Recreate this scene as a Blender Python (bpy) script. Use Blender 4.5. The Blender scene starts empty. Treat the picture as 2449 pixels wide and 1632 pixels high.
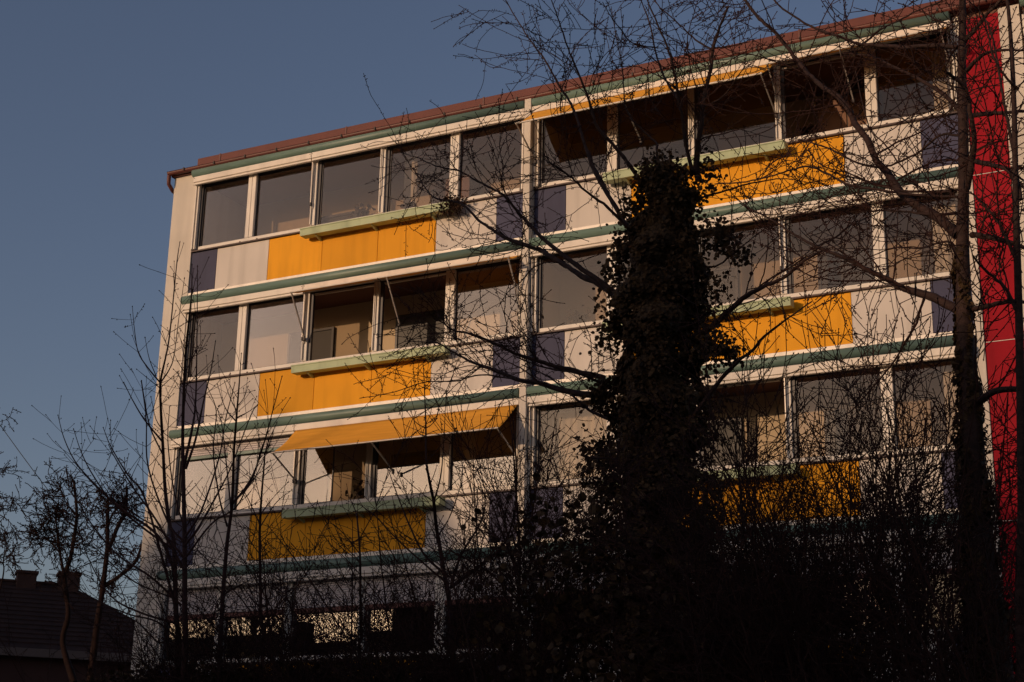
import bpy, bmesh, math, random
import numpy as np
from mathutils import Vector, Matrix

scene = bpy.context.scene
COL = scene.collection
rng = np.random.default_rng(7)
random.seed(7)

# ------------------------------------------------------------------ camera
PW, PH = 2449.0, 1632.0                       # photograph size, used to read directions off it
YAW, PITCH, ROLL = -0.479900192, 0.307576212, 0.0204488926
FOC = math.exp(0.441241636) * PW
CAM = np.array([20.0290386, -24.1711073, 1.6])
_ca, _sa, _cb, _sb, _cc, _sc = math.cos(YAW), math.sin(YAW), math.cos(PITCH), math.sin(PITCH), math.cos(ROLL), math.sin(ROLL)
FWD = np.array([_sa*_cb, _ca*_cb, _sb]); _r = np.array([_ca, -_sa, 0.0]); _u = np.cross(_r, FWD)
RGT = _r*_cc + _u*_sc; UPV = -_r*_sc + _u*_cc
cd = bpy.data.cameras.new('camera'); cam = bpy.data.objects.new('camera', cd); COL.objects.link(cam)
cd.sensor_width = 36.0; cd.lens = 36.0*FOC/PW; cd.clip_start = 0.1; cd.clip_end = 3000.0
M = Matrix(((RGT[0], UPV[0], -FWD[0], CAM[0]), (RGT[1], UPV[1], -FWD[1], CAM[1]), (RGT[2], UPV[2], -FWD[2], CAM[2]), (0, 0, 0, 1)))
cam.matrix_world = M
scene.camera = cam
scene.render.resolution_x, scene.render.resolution_y = 1024, 682

def at(px, py, Y):
    """point of the place at depth plane Y that the photograph shows at (px, py)"""
    d = FWD + RGT*(px-PW/2)/FOC - UPV*(py-PH/2)/FOC
    return CAM + d*(Y-CAM[1])/d[1]

# ------------------------------------------------------------------ sky, sun, exposure
SUN_EL, SUN_AZ = math.radians(10.0), math.radians(205.0)   # azimuth clockwise from +Y
world = bpy.data.worlds.new("World"); scene.world = world; world.use_nodes = True
wn = world.node_tree.nodes; wl = world.node_tree.links
bg = wn['Background']
sky = wn.new('ShaderNodeTexSky'); sky.sky_type = 'NISHITA'; sky.sun_disc = False
sky.sun_elevation = SUN_EL; sky.sun_rotation = SUN_AZ; sky.dust_density = 1.7; sky.air_density = 1.0; sky.ozone_density = 1.0
tint = wn.new('ShaderNodeMix'); tint.data_type = 'RGBA'; tint.blend_type = 'MULTIPLY'; tint.inputs[0].default_value = 1.0
tint.inputs[7].default_value = (0.98, 0.905, 1.04, 1)
wl.new(sky.outputs[0], tint.inputs[6]); wl.new(tint.outputs[2], bg.inputs[0]); bg.inputs[1].default_value = 0.082
sl = bpy.data.lights.new('sun', 'SUN'); sun = bpy.data.objects.new('sun', sl); COL.objects.link(sun)
sl.energy = 2.15; sl.angle = math.radians(0.55); sl.color = (1.0, 0.66, 0.40)
sdir = Vector((math.sin(SUN_AZ)*math.cos(SUN_EL), math.cos(SUN_AZ)*math.cos(SUN_EL), math.sin(SUN_EL)))
sun.rotation_euler = sdir.to_track_quat('Z', 'Y').to_euler()
vs = scene.view_settings; vs.view_transform = 'Standard'; vs.look = 'None'; vs.exposure = 0.0; vs.gamma = 1.0
try: vs.use_curve_mapping = False
except Exception: pass

# ------------------------------------------------------------------ materials
def mat(name, col, rough=0.6, var=0.06, vscale=2.0, bump=0.0, bscale=30.0, spec=0.3, metal=0.0, stretch=None, stain=0.0, objvar=0.0):
    m = bpy.data.materials.new(name); m.use_nodes = True
    nt = m.node_tree; n = nt.nodes; l = nt.links
    b = n['Principled BSDF']; b.inputs['Roughness'].default_value = rough; b.inputs['Metallic'].default_value = metal
    b.inputs['Specular IOR Level'].default_value = spec
    geo = n.new('ShaderNodeNewGeometry')
    vec = geo.outputs['Position']
    if stretch:
        mp = n.new('ShaderNodeMapping'); mp.inputs['Scale'].default_value = stretch; l.new(vec, mp.inputs[0]); vec = mp.outputs[0]
    nz = n.new('ShaderNodeTexNoise'); nz.inputs['Scale'].default_value = vscale; nz.inputs['Detail'].default_value = 5.0; l.new(vec, nz.inputs['Vector'])
    mr = n.new('ShaderNodeMapRange'); mr.inputs[1].default_value = 0.3; mr.inputs[2].default_value = 0.7
    mr.inputs[3].default_value = 1.0-var; mr.inputs[4].default_value = 1.0+var; l.new(nz.outputs[0], mr.inputs[0])
    fac = mr.outputs[0]
    if objvar:
        oi = n.new('ShaderNodeObjectInfo'); m2 = n.new('ShaderNodeMapRange'); m2.inputs[3].default_value = 1-objvar; m2.inputs[4].default_value = 1+objvar
        l.new(oi.outputs['Random'], m2.inputs[0]); mm = n.new('ShaderNodeMath'); mm.operation = 'MULTIPLY'; l.new(fac, mm.inputs[0]); l.new(m2.outputs[0], mm.inputs[1]); fac = mm.outputs[0]
    if stain:
        mp = n.new('ShaderNodeMapping'); mp.inputs['Scale'].default_value = (3.2, 3.2, 0.35); l.new(geo.outputs['Position'], mp.inputs[0])
        n2 = n.new('ShaderNodeTexNoise'); n2.inputs['Scale'].default_value = 1.3; n2.inputs['Detail'].default_value = 6; l.new(mp.outputs[0], n2.inputs['Vector'])
        m3 = n.new('ShaderNodeMapRange'); m3.inputs[1].default_value = 0.48; m3.inputs[2].default_value = 0.8; m3.inputs[3].default_value = 1.0; m3.inputs[4].default_value = 1.0-stain
        l.new(n2.outputs[0], m3.inputs[0]); mm = n.new('ShaderNodeMath'); mm.operation = 'MULTIPLY'; l.new(fac, mm.inputs[0]); l.new(m3.outputs[0], mm.inputs[1]); fac = mm.outputs[0]
    vm = n.new('ShaderNodeVectorMath'); vm.operation = 'SCALE'; vm.inputs[0].default_value = col; l.new(fac, vm.inputs['Scale'])
    l.new(vm.outputs[0], b.inputs['Base Color'])
    if bump:
        nb = n.new('ShaderNodeTexNoise'); nb.inputs['Scale'].default_value = bscale; nb.inputs['Detail'].default_value = 4; l.new(vec, nb.inputs['Vector'])
        bp = n.new('ShaderNodeBump'); bp.inputs['Strength'].default_value = bump; bp.inputs['Distance'].default_value = 0.02; l.new(nb.outputs[0], bp.inputs['Height']); l.new(bp.outputs[0], b.inputs['Normal'])
    return m

def glass(name, refl, ior=1.5, tintc=(0.82, 0.79, 0.76)):
    m = bpy.data.materials.new(name); m.use_nodes = True
    nt = m.node_tree; n = nt.nodes; l = nt.links; n.remove(n['Principled BSDF'])
    out = n['Material Output']
    tr = n.new('ShaderNodeBsdfTransparent'); tr.inputs[0].default_value = (*tintc, 1)
    gl = n.new('ShaderNodeBsdfGlossy'); gl.inputs['Roughness'].default_value = 0.0; gl.inputs[0].default_value = (1, 1, 1, 1)
    geo = n.new('ShaderNodeNewGeometry'); nz = n.new('ShaderNodeTexNoise'); nz.inputs['Scale'].default_value = 0.9; nz.inputs['Detail'].default_value = 1.0
    l.new(geo.outputs['Position'], nz.inputs['Vector'])
    bp = n.new('ShaderNodeBump'); bp.inputs['Strength'].default_value = 0.006; bp.inputs['Distance'].default_value = 0.02; l.new(nz.outputs[0], bp.inputs['Height']); l.new(bp.outputs[0], gl.inputs['Normal'])
    lw = n.new('ShaderNodeFresnel'); lw.inputs[0].default_value = ior
    ad = n.new('ShaderNodeMath'); ad.operation = 'ADD'; ad.use_clamp = True; ad.inputs[1].default_value = refl; l.new(lw.outputs[0], ad.inputs[0])
    mx = n.new('ShaderNodeMixShader'); l.new(ad.outputs[0], mx.inputs[0]); l.new(tr.outputs[0], mx.inputs[1]); l.new(gl.outputs[0], mx.inputs[2]); l.new(mx.outputs[0], out.inputs[0])
    return m

MT = dict(
    wall=mat('wall_render', (0.62, 0.57, 0.51), 0.85, 0.10, 0.7, 0.25, 45, stain=0.16),
    white_panel=mat('white_panel', (0.62, 0.57, 0.53), 0.65, 0.07, 0.9, 0.03, 5, stain=0.22, objvar=0.07),
    orange_panel=mat('orange_panel', (0.75, 0.335, 0.016), 0.6, 0.06, 0.9, 0.03, 5, spec=0.12, stain=0.20, objvar=0.08),
    blue_panel=mat('blue_panel', (0.058, 0.060, 0.112), 0.6, 0.10, 0.9, 0.03, 5, spec=0.15, stain=0.2, objvar=0.08),
    red_panel=mat('red_panel', (0.31, 0.007, 0.017), 0.65, 0.12, 0.8, 0.12, 30, spec=0.10, stain=0.2, objvar=0.05),
    frame=mat('white_aluminium', (0.73, 0.68, 0.62), 0.5, 0.06, 3, spec=0.3, stain=0.2),
    frame_dark=mat('dark_sash', (0.045, 0.042, 0.05), 0.4, 0.1, 4),
    flashing=mat('white_flashing', (0.74, 0.69, 0.63), 0.5, 0.06, 3, spec=0.4, metal=0.12, stain=0.2),
    cassette=mat('cassette_white', (0.73, 0.67, 0.60), 0.5, 0.06, 2, spec=0.3, stain=0.2),
    tube=mat('green_tube', (0.125, 0.20, 0.172), 0.48, 0.12, 2.5, spec=0.5, stretch=(0.6, 6, 6), stain=0.12),
    sill=mat('sill_brown', (0.07, 0.045, 0.042), 0.5, 0.1, 4),
    fascia=mat('fascia_brown', (0.125, 0.034, 0.028), 0.6, 0.1, 1.5, stain=0.12),
    gutter=mat('gutter_brown', (0.13, 0.045, 0.04), 0.5, 0.1, 2),
    iron=mat('dark_bracket', (0.03, 0.022, 0.022), 0.5, 0.1, 4),
    box=mat('pale_green_box', (0.44, 0.52, 0.34), 0.6, 0.10, 2.0, 0.05, 6, spec=0.2, stain=0.28),
    fabric=mat('awning_fabric', (0.72, 0.34, 0.05), 0.9, 0.08, 3.0, 0.1, 200, spec=0.05, stretch=(0.5, 4, 4), objvar=0.04),
    arm=mat('arm_metal', (0.42, 0.38, 0.35), 0.4, 0.08, 5, metal=0.3),
    shutter=mat('shutter_grey', (0.55, 0.50, 0.50), 0.5, 0.05, 3, stain=0.06),
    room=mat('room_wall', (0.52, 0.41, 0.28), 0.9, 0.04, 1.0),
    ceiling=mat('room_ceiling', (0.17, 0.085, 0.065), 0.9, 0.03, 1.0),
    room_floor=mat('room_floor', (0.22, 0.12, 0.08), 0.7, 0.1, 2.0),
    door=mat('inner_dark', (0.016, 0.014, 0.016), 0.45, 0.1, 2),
    concrete=mat('concrete', (0.36, 0.33, 0.30), 0.9, 0.12, 1.0, 0.2, 40),
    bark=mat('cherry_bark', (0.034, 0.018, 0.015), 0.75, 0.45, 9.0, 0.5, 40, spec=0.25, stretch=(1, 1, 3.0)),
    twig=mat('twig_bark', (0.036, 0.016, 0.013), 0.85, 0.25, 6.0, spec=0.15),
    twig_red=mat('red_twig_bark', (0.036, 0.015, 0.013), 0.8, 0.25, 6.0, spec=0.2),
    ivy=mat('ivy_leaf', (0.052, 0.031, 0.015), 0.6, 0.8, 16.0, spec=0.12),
    dry=mat('withered_plant', (0.05, 0.028, 0.018), 0.9, 0.4, 20.0),
    far_bark=mat('bark_painted_shade', (0.016, 0.008, 0.007), 0.85, 0.3, 6.0, spec=0.1),  # darker bark copy, the shade on the pollards is put into its colour
    tile=mat('roof_tile', (0.026, 0.013, 0.012), 0.85, 0.2, 3.0, 0.3, 20),  # dark tone carries the shade lying on the far left house
    brick=mat('house_wall', (0.045, 0.022, 0.021), 0.9, 0.12, 1.0, 0.2, 30),  # wall colour lowered to stand in for shade on the far house
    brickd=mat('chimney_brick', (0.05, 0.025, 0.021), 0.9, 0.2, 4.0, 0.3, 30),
    pale=mat('pale_trim', (0.09, 0.07, 0.068), 0.7, 0.08, 2.0),
    lawn=mat('winter_lawn', (0.10, 0.085, 0.05), 0.95, 0.4, 0.6, 0.4, 12),
    paving=mat('street_asphalt', (0.05, 0.048, 0.047), 0.9, 0.15, 1.0, 0.2, 60),
    wire=mat('black_wire', (0.02, 0.02, 0.02), 0.6, 0.05, 3),
    terracotta=mat('terracotta', (0.36, 0.11, 0.06), 0.8, 0.1, 6),
    curtain=mat('curtain', (0.62, 0.56, 0.47), 0.95, 0.06, 3, stretch=(14, 14, 0.4)),
)
MT['glass'] = glass('window_glass', 0.004, 1.38)
MT['glass_mid'] = glass('coated_glass', 0.03)
MT['glass_hi'] = glass('mirror_glass', 0.055)

# ------------------------------------------------------------------ mesh helpers
def new_obj(name, me, parent=None, material=None):
    o = bpy.data.objects.new(name, me); COL.objects.link(o)
    if parent is not None: o.parent = parent
    if material is not None and me is not None and not me.materials: me.materials.append(MT[material])
    return o

def thing(name, label, cat, loc=(0, 0, 0), group=None):
    o = bpy.data.objects.new(name, None); COL.objects.link(o); o.location = loc; o.empty_display_size = 0.2
    o['label'] = label; o['category'] = cat
    if group: o['group'] = group
    return o

def tag(o, label=None, cat=None, group=None, kind=None):
    if label: o['label'] = label
    if cat: o['category'] = cat
    if group: o['group'] = group
    if kind: o['kind'] = kind
    return o

def finish(o, parent):
    """keep world coordinates of a mesh written in world space when its parent has an offset"""
    p = parent; off = Vector((0, 0, 0))
    while p is not None: off += p.location; p = p.parent
    o.location = -off
    return o

def rawmesh(name, V, F, smooth=False):
    me = bpy.data.meshes.new(name); me.from_pydata([tuple(v) for v in V], [], [tuple(f) for f in F]); 
    if smooth: me.polygons.foreach_set('use_smooth', [True]*len(me.polygons))
    me.update(); return me

def boxes(name, parent, material, lst, bev=0.0, rot=None):
    """one part made of one or more boxes (x0,x1,y0,y1,z0,z1)"""
    bm = bmesh.new()
    for (x0, x1, y0, y1, z0, z1) in lst:
        vs_ = [bm.verts.new(p) for p in ((x0, y0, z0), (x1, y0, z0), (x1, y1, z0), (x0, y1, z0), (x0, y0, z1), (x1, y0, z1), (x1, y1, z1), (x0, y1, z1))]
        for f in ((0, 3, 2, 1), (4, 5, 6, 7), (0, 1, 5, 4), (1, 2, 6, 5), (2, 3, 7, 6), (3, 0, 4, 7)): bm.faces.new([vs_[i] for i in f])
    if bev > 0: bmesh.ops.bevel(bm, geom=list(bm.edges), offset=bev, segments=1, affect='EDGES')
    me = bpy.data.meshes.new(name); bm.to_mesh(me); bm.free()
    o = new_obj(name, me, parent, material)
    if parent is not None: finish(o, parent)
    return o

def prism(name, parent, material, prof, x0, x1, smooth=False, closed=True):
    """profile of (y,z) swept along x"""
    n = len(prof); V = [(x0, y, z) for y, z in prof] + [(x1, y, z) for y, z in prof]
    F = [(i, (i+1) % n, n+(i+1) % n, n+i) for i in range(n)]
    F += [tuple(range(n))[::-1], tuple(range(n, 2*n))]
    me = rawmesh(name, V, F)
    if smooth:
        me.polygons.foreach_set('use_smooth', [i < n for i in range(n+2)])
        me.update()
    bm = bmesh.new(); bm.from_mesh(me); bmesh.ops.recalc_face_normals(bm, faces=bm.faces); bm.to_mesh(me); bm.free()
    o = new_obj(name, me, parent, material)
    if parent is not None: finish(o, parent)
    return o

def bar(name, parent, material, a, b, w=0.02, h=None):
    a = np.array(a, float); b = np.array(b, float); h = h or w
    d = (b-a)/np.linalg.norm(b-a); r = np.array((1.0, 0, 0)) if abs(d[0]) < 0.9 else np.array((0, 1.0, 0))
    s = np.cross(d, r); s /= np.linalg.norm(s); r = np.cross(s, d)
    V = [p + r*w/2*i + s*h/2*j for p in (a, b) for i, j in ((-1, -1), (1, -1), (1, 1), (-1, 1))]
    F = [(0, 1, 2, 3), (7, 6, 5, 4), (0, 4, 5, 1), (1, 5, 6, 2), (2, 6, 7, 3), (3, 7, 4, 0)]
    me = rawmesh(name, V, F); bm = bmesh.new(); bm.from_mesh(me); bmesh.ops.recalc_face_normals(bm, faces=bm.faces); bm.to_mesh(me); bm.free()
    o = new_obj(name, me, parent, material)
    if parent is not None: finish(o, parent)
    return o

class Acc:
    """collects tubes, buds and leaves into one mesh"""
    def __init__(s): s.V = []; s.F = []; s.T = []; s.n = 0
    def tube(s, P, R, k=4):
        P = np.asarray(P, float); n = len(P); R = np.asarray(R, float)
        T = np.gradient(P, axis=0); T /= (np.linalg.norm(T, axis=1)[:, None]+1e-9)
        ref = np.array((0.31, 0.52, 0.79)) if abs(T[0] @ np.array((0.31, 0.52, 0.79))) < 0.85 else np.array((1.0, 0, 0))
        A = np.cross(T, ref); A /= (np.linalg.norm(A, axis=1)[:, None]+1e-9); B = np.cross(T, A)
        th = np.arange(k)*2*math.pi/k
        V = P[:, None, :] + R[:, None, None]*(np.cos(th)[None, :, None]*A[:, None, :] + np.sin(th)[None, :, None]*B[:, None, :])
        s.V.append(V.reshape(-1, 3))
        i = np.arange(n-1)[:, None]*k; j = np.arange(k)[None, :]; j2 = (j+1) % k
        q = np.stack([i+j, i+j2, i+k+j2, i+k+j], -1).reshape(-1, 4) + s.n
        s.F.append(q); s.n += n*k
    def buds(s, C, D, L, W):
        C = np.asarray(C, float); D = np.asarray(D, float); m = len(C)
        if m == 0: return
        D = D/(np.linalg.norm(D, axis=1)[:, None]+1e-9)
        A = np.cross(D, np.array((0.3, 0.5, 0.8))); A /= (np.linalg.norm(A, axis=1)[:, None]+1e-9); B = np.cross(D, A)
        L = np.broadcast_to(np.asarray(L, float), (m,))[:, None]; W = np.broadcast_to(np.asarray(W, float), (m,))[:, None]
        mid = C + D*L*0.4
        V = np.stack([C-D*L*0.1, mid+A*W, mid+B*W, mid-A*W, mid-B*W, C+D*L], 1).reshape(-1, 3)
        s.V.append(V)
        t = np.array([(0, 2, 1), (0, 3, 2), (0, 4, 3), (0, 1, 4), (5, 1, 2), (5, 2, 3), (5, 3, 4), (5, 4, 1)])
        s.T.append((np.arange(m)[:, None, None]*6 + t[None]).reshape(-1, 3) + s.n); s.n += m*6
    def leaves(s, C, Nrm, size):
        """ivy leaves: five-pointed, folded along the midrib"""
        m = len(C)
        if m == 0: return
        Nrm = Nrm/(np.linalg.norm(Nrm, axis=1)[:, None]+1e-9)
        dn = np.array((0, 0, -1.0)) + rng.normal(0, 0.45, (m, 3))
        U = dn - (dn*Nrm).sum(1)[:, None]*Nrm; U /= (np.linalg.norm(U, axis=1)[:, None]+1e-9); S = np.cross(U, Nrm)
        sh = np.array([(-0.45, 0, 0), (-0.30, 0.48, -0.12), (0.22, 0.52, -0.12), (0.60, 0.0, -0.06), (0.22, -0.52, -0.12), (-0.30, -0.48, -0.12)])
        sz = np.asarray(size)[:, None, None]
        V = C[:, None, :] + sz*(sh[None, :, 0:1]*U[:, None, :] + sh[None, :, 1:2]*S[:, None, :] + sh[None, :, 2:3]*Nrm[:, None, :])
        s.V.append(V.reshape(-1, 3))
        t = np.array([(0, 1, 2), (0, 2, 3), (0, 3, 4), (0, 4, 5)])
        s.T.append((np.arange(m)[:, None, None]*6 + t[None]).reshape(-1, 3) + s.n); s.n += m*6
    def build(s, name, material, parent, smooth=True):
        V = np.concatenate(s.V).astype(np.float32)
        Q = np.concatenate(s.F) if s.F else np.zeros((0, 4), int); T = np.concatenate(s.T) if s.T else np.zeros((0, 3), int)
        me = bpy.data.meshes.new(name); me.vertices.add(len(V)); me.vertices.foreach_set('co', V.ravel())
        nl = Q.size+T.size; me.loops.add(nl); me.loops.foreach_set('vertex_index', np.concatenate([Q.ravel(), T.ravel()]).astype(np.int32))
        me.polygons.add(len(Q)+len(T))
        st = np.concatenate([np.arange(len(Q))*4, Q.size+np.arange(len(T))*3]).astype(np.int32)
        me.polygons.foreach_set('loop_start', st)
        me.polygons.foreach_set('loop_total', np.concatenate([np.full(len(Q), 4), np.full(len(T), 3)]).astype(np.int32))
        if smooth: me.polygons.foreach_set('use_smooth', np.concatenate([np.ones(len(Q), bool), np.zeros(len(T), bool)]))
        me.update(calc_edges=True); me.validate()
        o = new_obj(name, me, parent, material)
        if parent is not None: finish(o, parent)
        return o
    @property
    def empty(s): return not s.V

# ------------------------------------------------------------------ ground and street
def sheet(name, x0, x1, y0, y1, z, m):
    me = rawmesh(name, [(x0, y0, z), (x1, y0, z), (x1, y1, z), (x0, y1, z)], [(0, 1, 2, 3)])
    return tag(new_obj(name, me, None, m), kind='structure')
sheet('ground', -600, 600, -600, 600, 0.0, 'lawn')
sheet('road', -200, 200, -38, -27, 0.004, 'paving')

# ------------------------------------------------------------------ apartment building
ZT, STOREY, UNIT, HP = 13.10, 2.80, 1.285727, 0.8765
BAYW = 6*UNIT
bld = thing('apartment_building', 'long white apartment block with orange, white and blue parapet panels and glazed balconies', 'building', (0, 0, 0))
S_OF = [ZT-STOREY*k for k in range(5)]
XEND = 24.6
RW = [1.60, 1.15, 1.15, 1.60, 1.60]      # how deep the glazed balcony is on each floor
BAYS = [(0.0, False), (7.8513, True), (16.66, False)]
MULL = [1.42, 3.00, 4.59, 6.15]
WALLX0 = -0.61

# carcass
for k in range(5):
    z1 = S_OF[k]+1.93 if k else ZT+1.80
    z0 = S_OF[k]-HP
    if k == 4: z0 = 0.0
    boxes('wall_panel', bld, 'wall', [(WALLX0, -0.012, -0.03, 9.0, z0+0.004, z1-0.004)], 0.004)
for k in range(5):
    S = S_OF[k]
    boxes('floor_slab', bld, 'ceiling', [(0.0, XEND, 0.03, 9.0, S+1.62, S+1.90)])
    boxes('balcony_wall', bld, 'concrete', [(0.0, XEND, 0.03, 0.16, S-HP+0.005, S-0.02)])
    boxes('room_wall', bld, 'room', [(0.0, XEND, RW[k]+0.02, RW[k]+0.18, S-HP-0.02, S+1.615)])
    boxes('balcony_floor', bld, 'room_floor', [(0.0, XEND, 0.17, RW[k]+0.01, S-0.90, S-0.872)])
boxes('rear_wall', bld, 'wall', [(WALLX0, XEND, 8.8, 9.0, 0, ZT+1.6)])
boxes('side_wall', bld, 'wall', [(XEND, XEND+0.3, 0, 9.0, 0, ZT+1.9)])
boxes('plinth', bld, 'concrete', [(0.0, XEND, 0.02, 0.2, 0.0, S_OF[4]-HP-0.01)])
for x0, x1 in ((7.714, 7.851), (15.565, 16.66)):
    for k in range(5): boxes('party_wall', bld, 'room', [(x0+0.02, x1-0.02, 0.17, RW[k]+0.01, S_OF[k]-0.87, S_OF[k]+1.61)])

# roof
zr = ZT+1.80
roof = boxes('roof', bld, 'fascia', [(-0.02, XEND+0.3, -0.06, 9.3, zr+0.003, zr+0.295)], 0.006)
for xs in np.arange(0.55, 24, 3.1): boxes('seam_strip', roof, 'gutter', [(xs, xs+0.03, -0.072, -0.055, zr+0.03, zr+0.302)])
boxes('verge', bld, 'gutter', [(WALLX0-0.04, -0.03, -0.10, 9.3, zr-0.03, zr+0.035)], 0.005)
gy, gz, gr = -0.150, zr+0.045, 0.062
prof = [(gy+gr*math.cos(a), gz+gr*math.sin(a)) for a in np.linspace(0, -math.pi, 9)] + [(gy-gr-0.012, gz+0.004), (gy-gr-0.006, gz+0.012), (gy-gr+0.008, gz)] + [(gy+(gr-0.008)*math.cos(a), gz+(gr-0.008)*math.sin(a)) for a in np.linspace(-math.pi, 0, 9)]
gut = prism('gutter', bld, 'gutter', prof, WALLX0-0.075, 24.6, False)
for i, xs in enumerate(np.arange(-0.25, 24.0, 0.78)):
    boxes('gutter_bracket', gut, 'iron', [(xs, xs+0.025, gy-gr-0.02, -0.062, gz+0.012, gz+0.026), (xs, xs+0.025, gy-gr-0.022, gy-gr-0.012, gz-0.04, gz+0.026)])
a = Acc(); a.tube([(WALLX0-0.06, gy, gz-0.055), (WALLX0-0.06, gy, gz-0.14), (WALLX0-0.06, gy+0.01, gz-0.24), (WALLX0-0.055, gy+0.14, gz-0.34), (WALLX0-0.05, 0.25, gz-0.40), (WALLX0-0.045, 0.34, gz-0.5), (WALLX0-0.045, 0.36, gz-1.2), (WALLX0-0.045, 0.36, 0.1)], [0.042]*8, 10)
a.build('downpipe', 'gutter', bld)

# posts and red bay
def post(x0, x1, yf, m, z0=0.0, z1=ZT+1.86):
    boxes('post', bld, m, [(x0, x1, yf, 0.17, z0, z1)], 0.005)
post(7.716, 7.849, -0.20, 'wall', 0, ZT+1.795)
post(15.567, 15.700, -0.06, 'wall', 0, ZT+1.72)
post(16.30, 16.64, -0.06, 'wall', 0, ZT+1.72)
for k in range(5):
    z1 = S_OF[k]+1.665 if k == 0 else S_OF[k]+1.663
    z0 = S_OF[k]-1.13 if k < 4 else 0.0
    boxes('red_panel', bld, 'red_panel', [(15.704, 16.296, -0.03, 0.17, z0+0.008, z1)], 0.003)
    boxes('panel_joint', bld, 'frame', [(15.706, 16.294, -0.034, 0.16, z0-0.005, z0+0.004)])

def mx(b, x):                      # bay coordinate to world x, mirrored bays run backwards
    x0, mir = BAYS[b]
    return x0 + (BAYW-x if mir else x)
def rng_x(b, a_, c_):
    p, q = mx(b, a_), mx(b, c_); return (min(p, q), max(p, q))

def cushion(name, parent, m, x0, x1, y0, y1, z0, z1, bev): return boxes(name, parent, m, [(x0, x1, y0, y1, z0, z1)], bev)

# which sashes stand open or carry which glass: (bay, floor, pane)
OPEN = {(1, 0, 1), (0, 1, 2), (0, 1, 3), (1, 2, 2), (1, 2, 3)}
HALF = {(0, 2, 2)}
HI = {(0, 2, 0), (0, 2, 1), (0, 2, 2), (0, 2, 3), (0, 2, 4), (0, 3, 1), (0, 3, 2), (0, 3, 3), (0, 3, 4)}
MID = {(0, 3, 0), (0, 1, 4), (0, 1, 1)}

def window(b, k, i, xa, xb):
    S = S_OF[k]; x0, x1 = rng_x(b, xa, xb)
    zb, zt = S+0.115, S+1.485
    key = (b, k, i)
    fw = 0.022
    if key in HALF: x1f = x0+(x1-x0)*0.46
    else: x1f = x1
    y0 = 0.03
    if key in OPEN:
        boxes('window_rail', bld, 'frame', [(x0, x1, 0.02, 0.07, zt-0.03, zt)]); boxes('window_rail', bld, 'frame', [(x0, x1, 0.02, 0.07, zb-0.004, zb+0.008)])
        return
    w = boxes('window', bld, 'frame_dark', [(x0+0.002, x0+fw, y0, y0+0.03, zb, zt), (x1f-fw, x1f-0.002, y0, y0+0.03, zb, zt), (x0+fw, x1f-fw, y0, y0+0.03, zb, zb+0.018), (x0+fw, x1f-fw, y0, y0+0.03, zt-0.03, zt)])
    g = 'glass_hi' if key in HI else ('glass_mid' if key in MID else 'glass')
    pn = boxes('pane', w, g, [(x0+fw-0.004, x1f-fw+0.004, y0+0.012, y0+0.018, zb+0.014, zt-0.026)])
    # every sash hangs a fraction of a degree out of true
    t = 0.004
    me = pn.data
    dz, dx = rng.uniform(-t, t), rng.uniform(-t, t)
    for v in me.vertices: v.co.y += (v.co.z-zb)*dz + (v.co.x-x0)*dx

def mullion(b, k, j):
    S = S_OF[k]; c = MULL[j]; zb, zt = S+0.11, S+1.495
    if j in (0, 3):
        for d0, d1 in ((-0.095, -0.004), (0.004, 0.095)):
            x0, x1 = rng_x(b, c+d0, c+d1)
            boxes('mullion', bld, 'frame', [(x0, x1, -0.035, 0.065, zb, zt)], 0.004)
    else:
        x0, x1 = rng_x(b, c-0.085, c+0.02)
        if BAYS[b][1]: x0, x1 = mx(b, c)-0.085, mx(b, c)+0.02
        m_ = boxes('mullion', bld, 'frame', [(x0, x1, -0.045, 0.065, zb, zt)], 0.004)
        boxes('guide_rail', m_, 'frame', [(x0+0.012, x0+0.034, -0.085, -0.046, zb+0.02, zt+0.02), (x0+0.044, x0+0.058, -0.075, -0.046, zb+0.35, zt+0.02)], 0.003)
        boxes('sash_rail', m_, 'frame_dark', [(x1+0.001, x1+0.06, 0.0, 0.065, zb, zt)])

def endrails(b, k):
    S = S_OF[k]; zb, zt = S+0.05, S+1.50
    for (u0, sgn) in ((0.0, 1), (BAYW, -1)):
        xs = []
        for d0, d1, y0, y1, m in ((0.012, 0.045, -0.09, -0.02, 'frame'), (0.075, 0.105, -0.08, 0.06, 'frame'), (0.107, 0.155, -0.01, 0.06, 'frame_dark')):
            x0, x1 = rng_x(b, u0+sgn*d0, u0+sgn*d1)
            boxes('guide_rail', bld, m, [(x0, x1, y0, y1, zb, zt)], 0.003)

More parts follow.
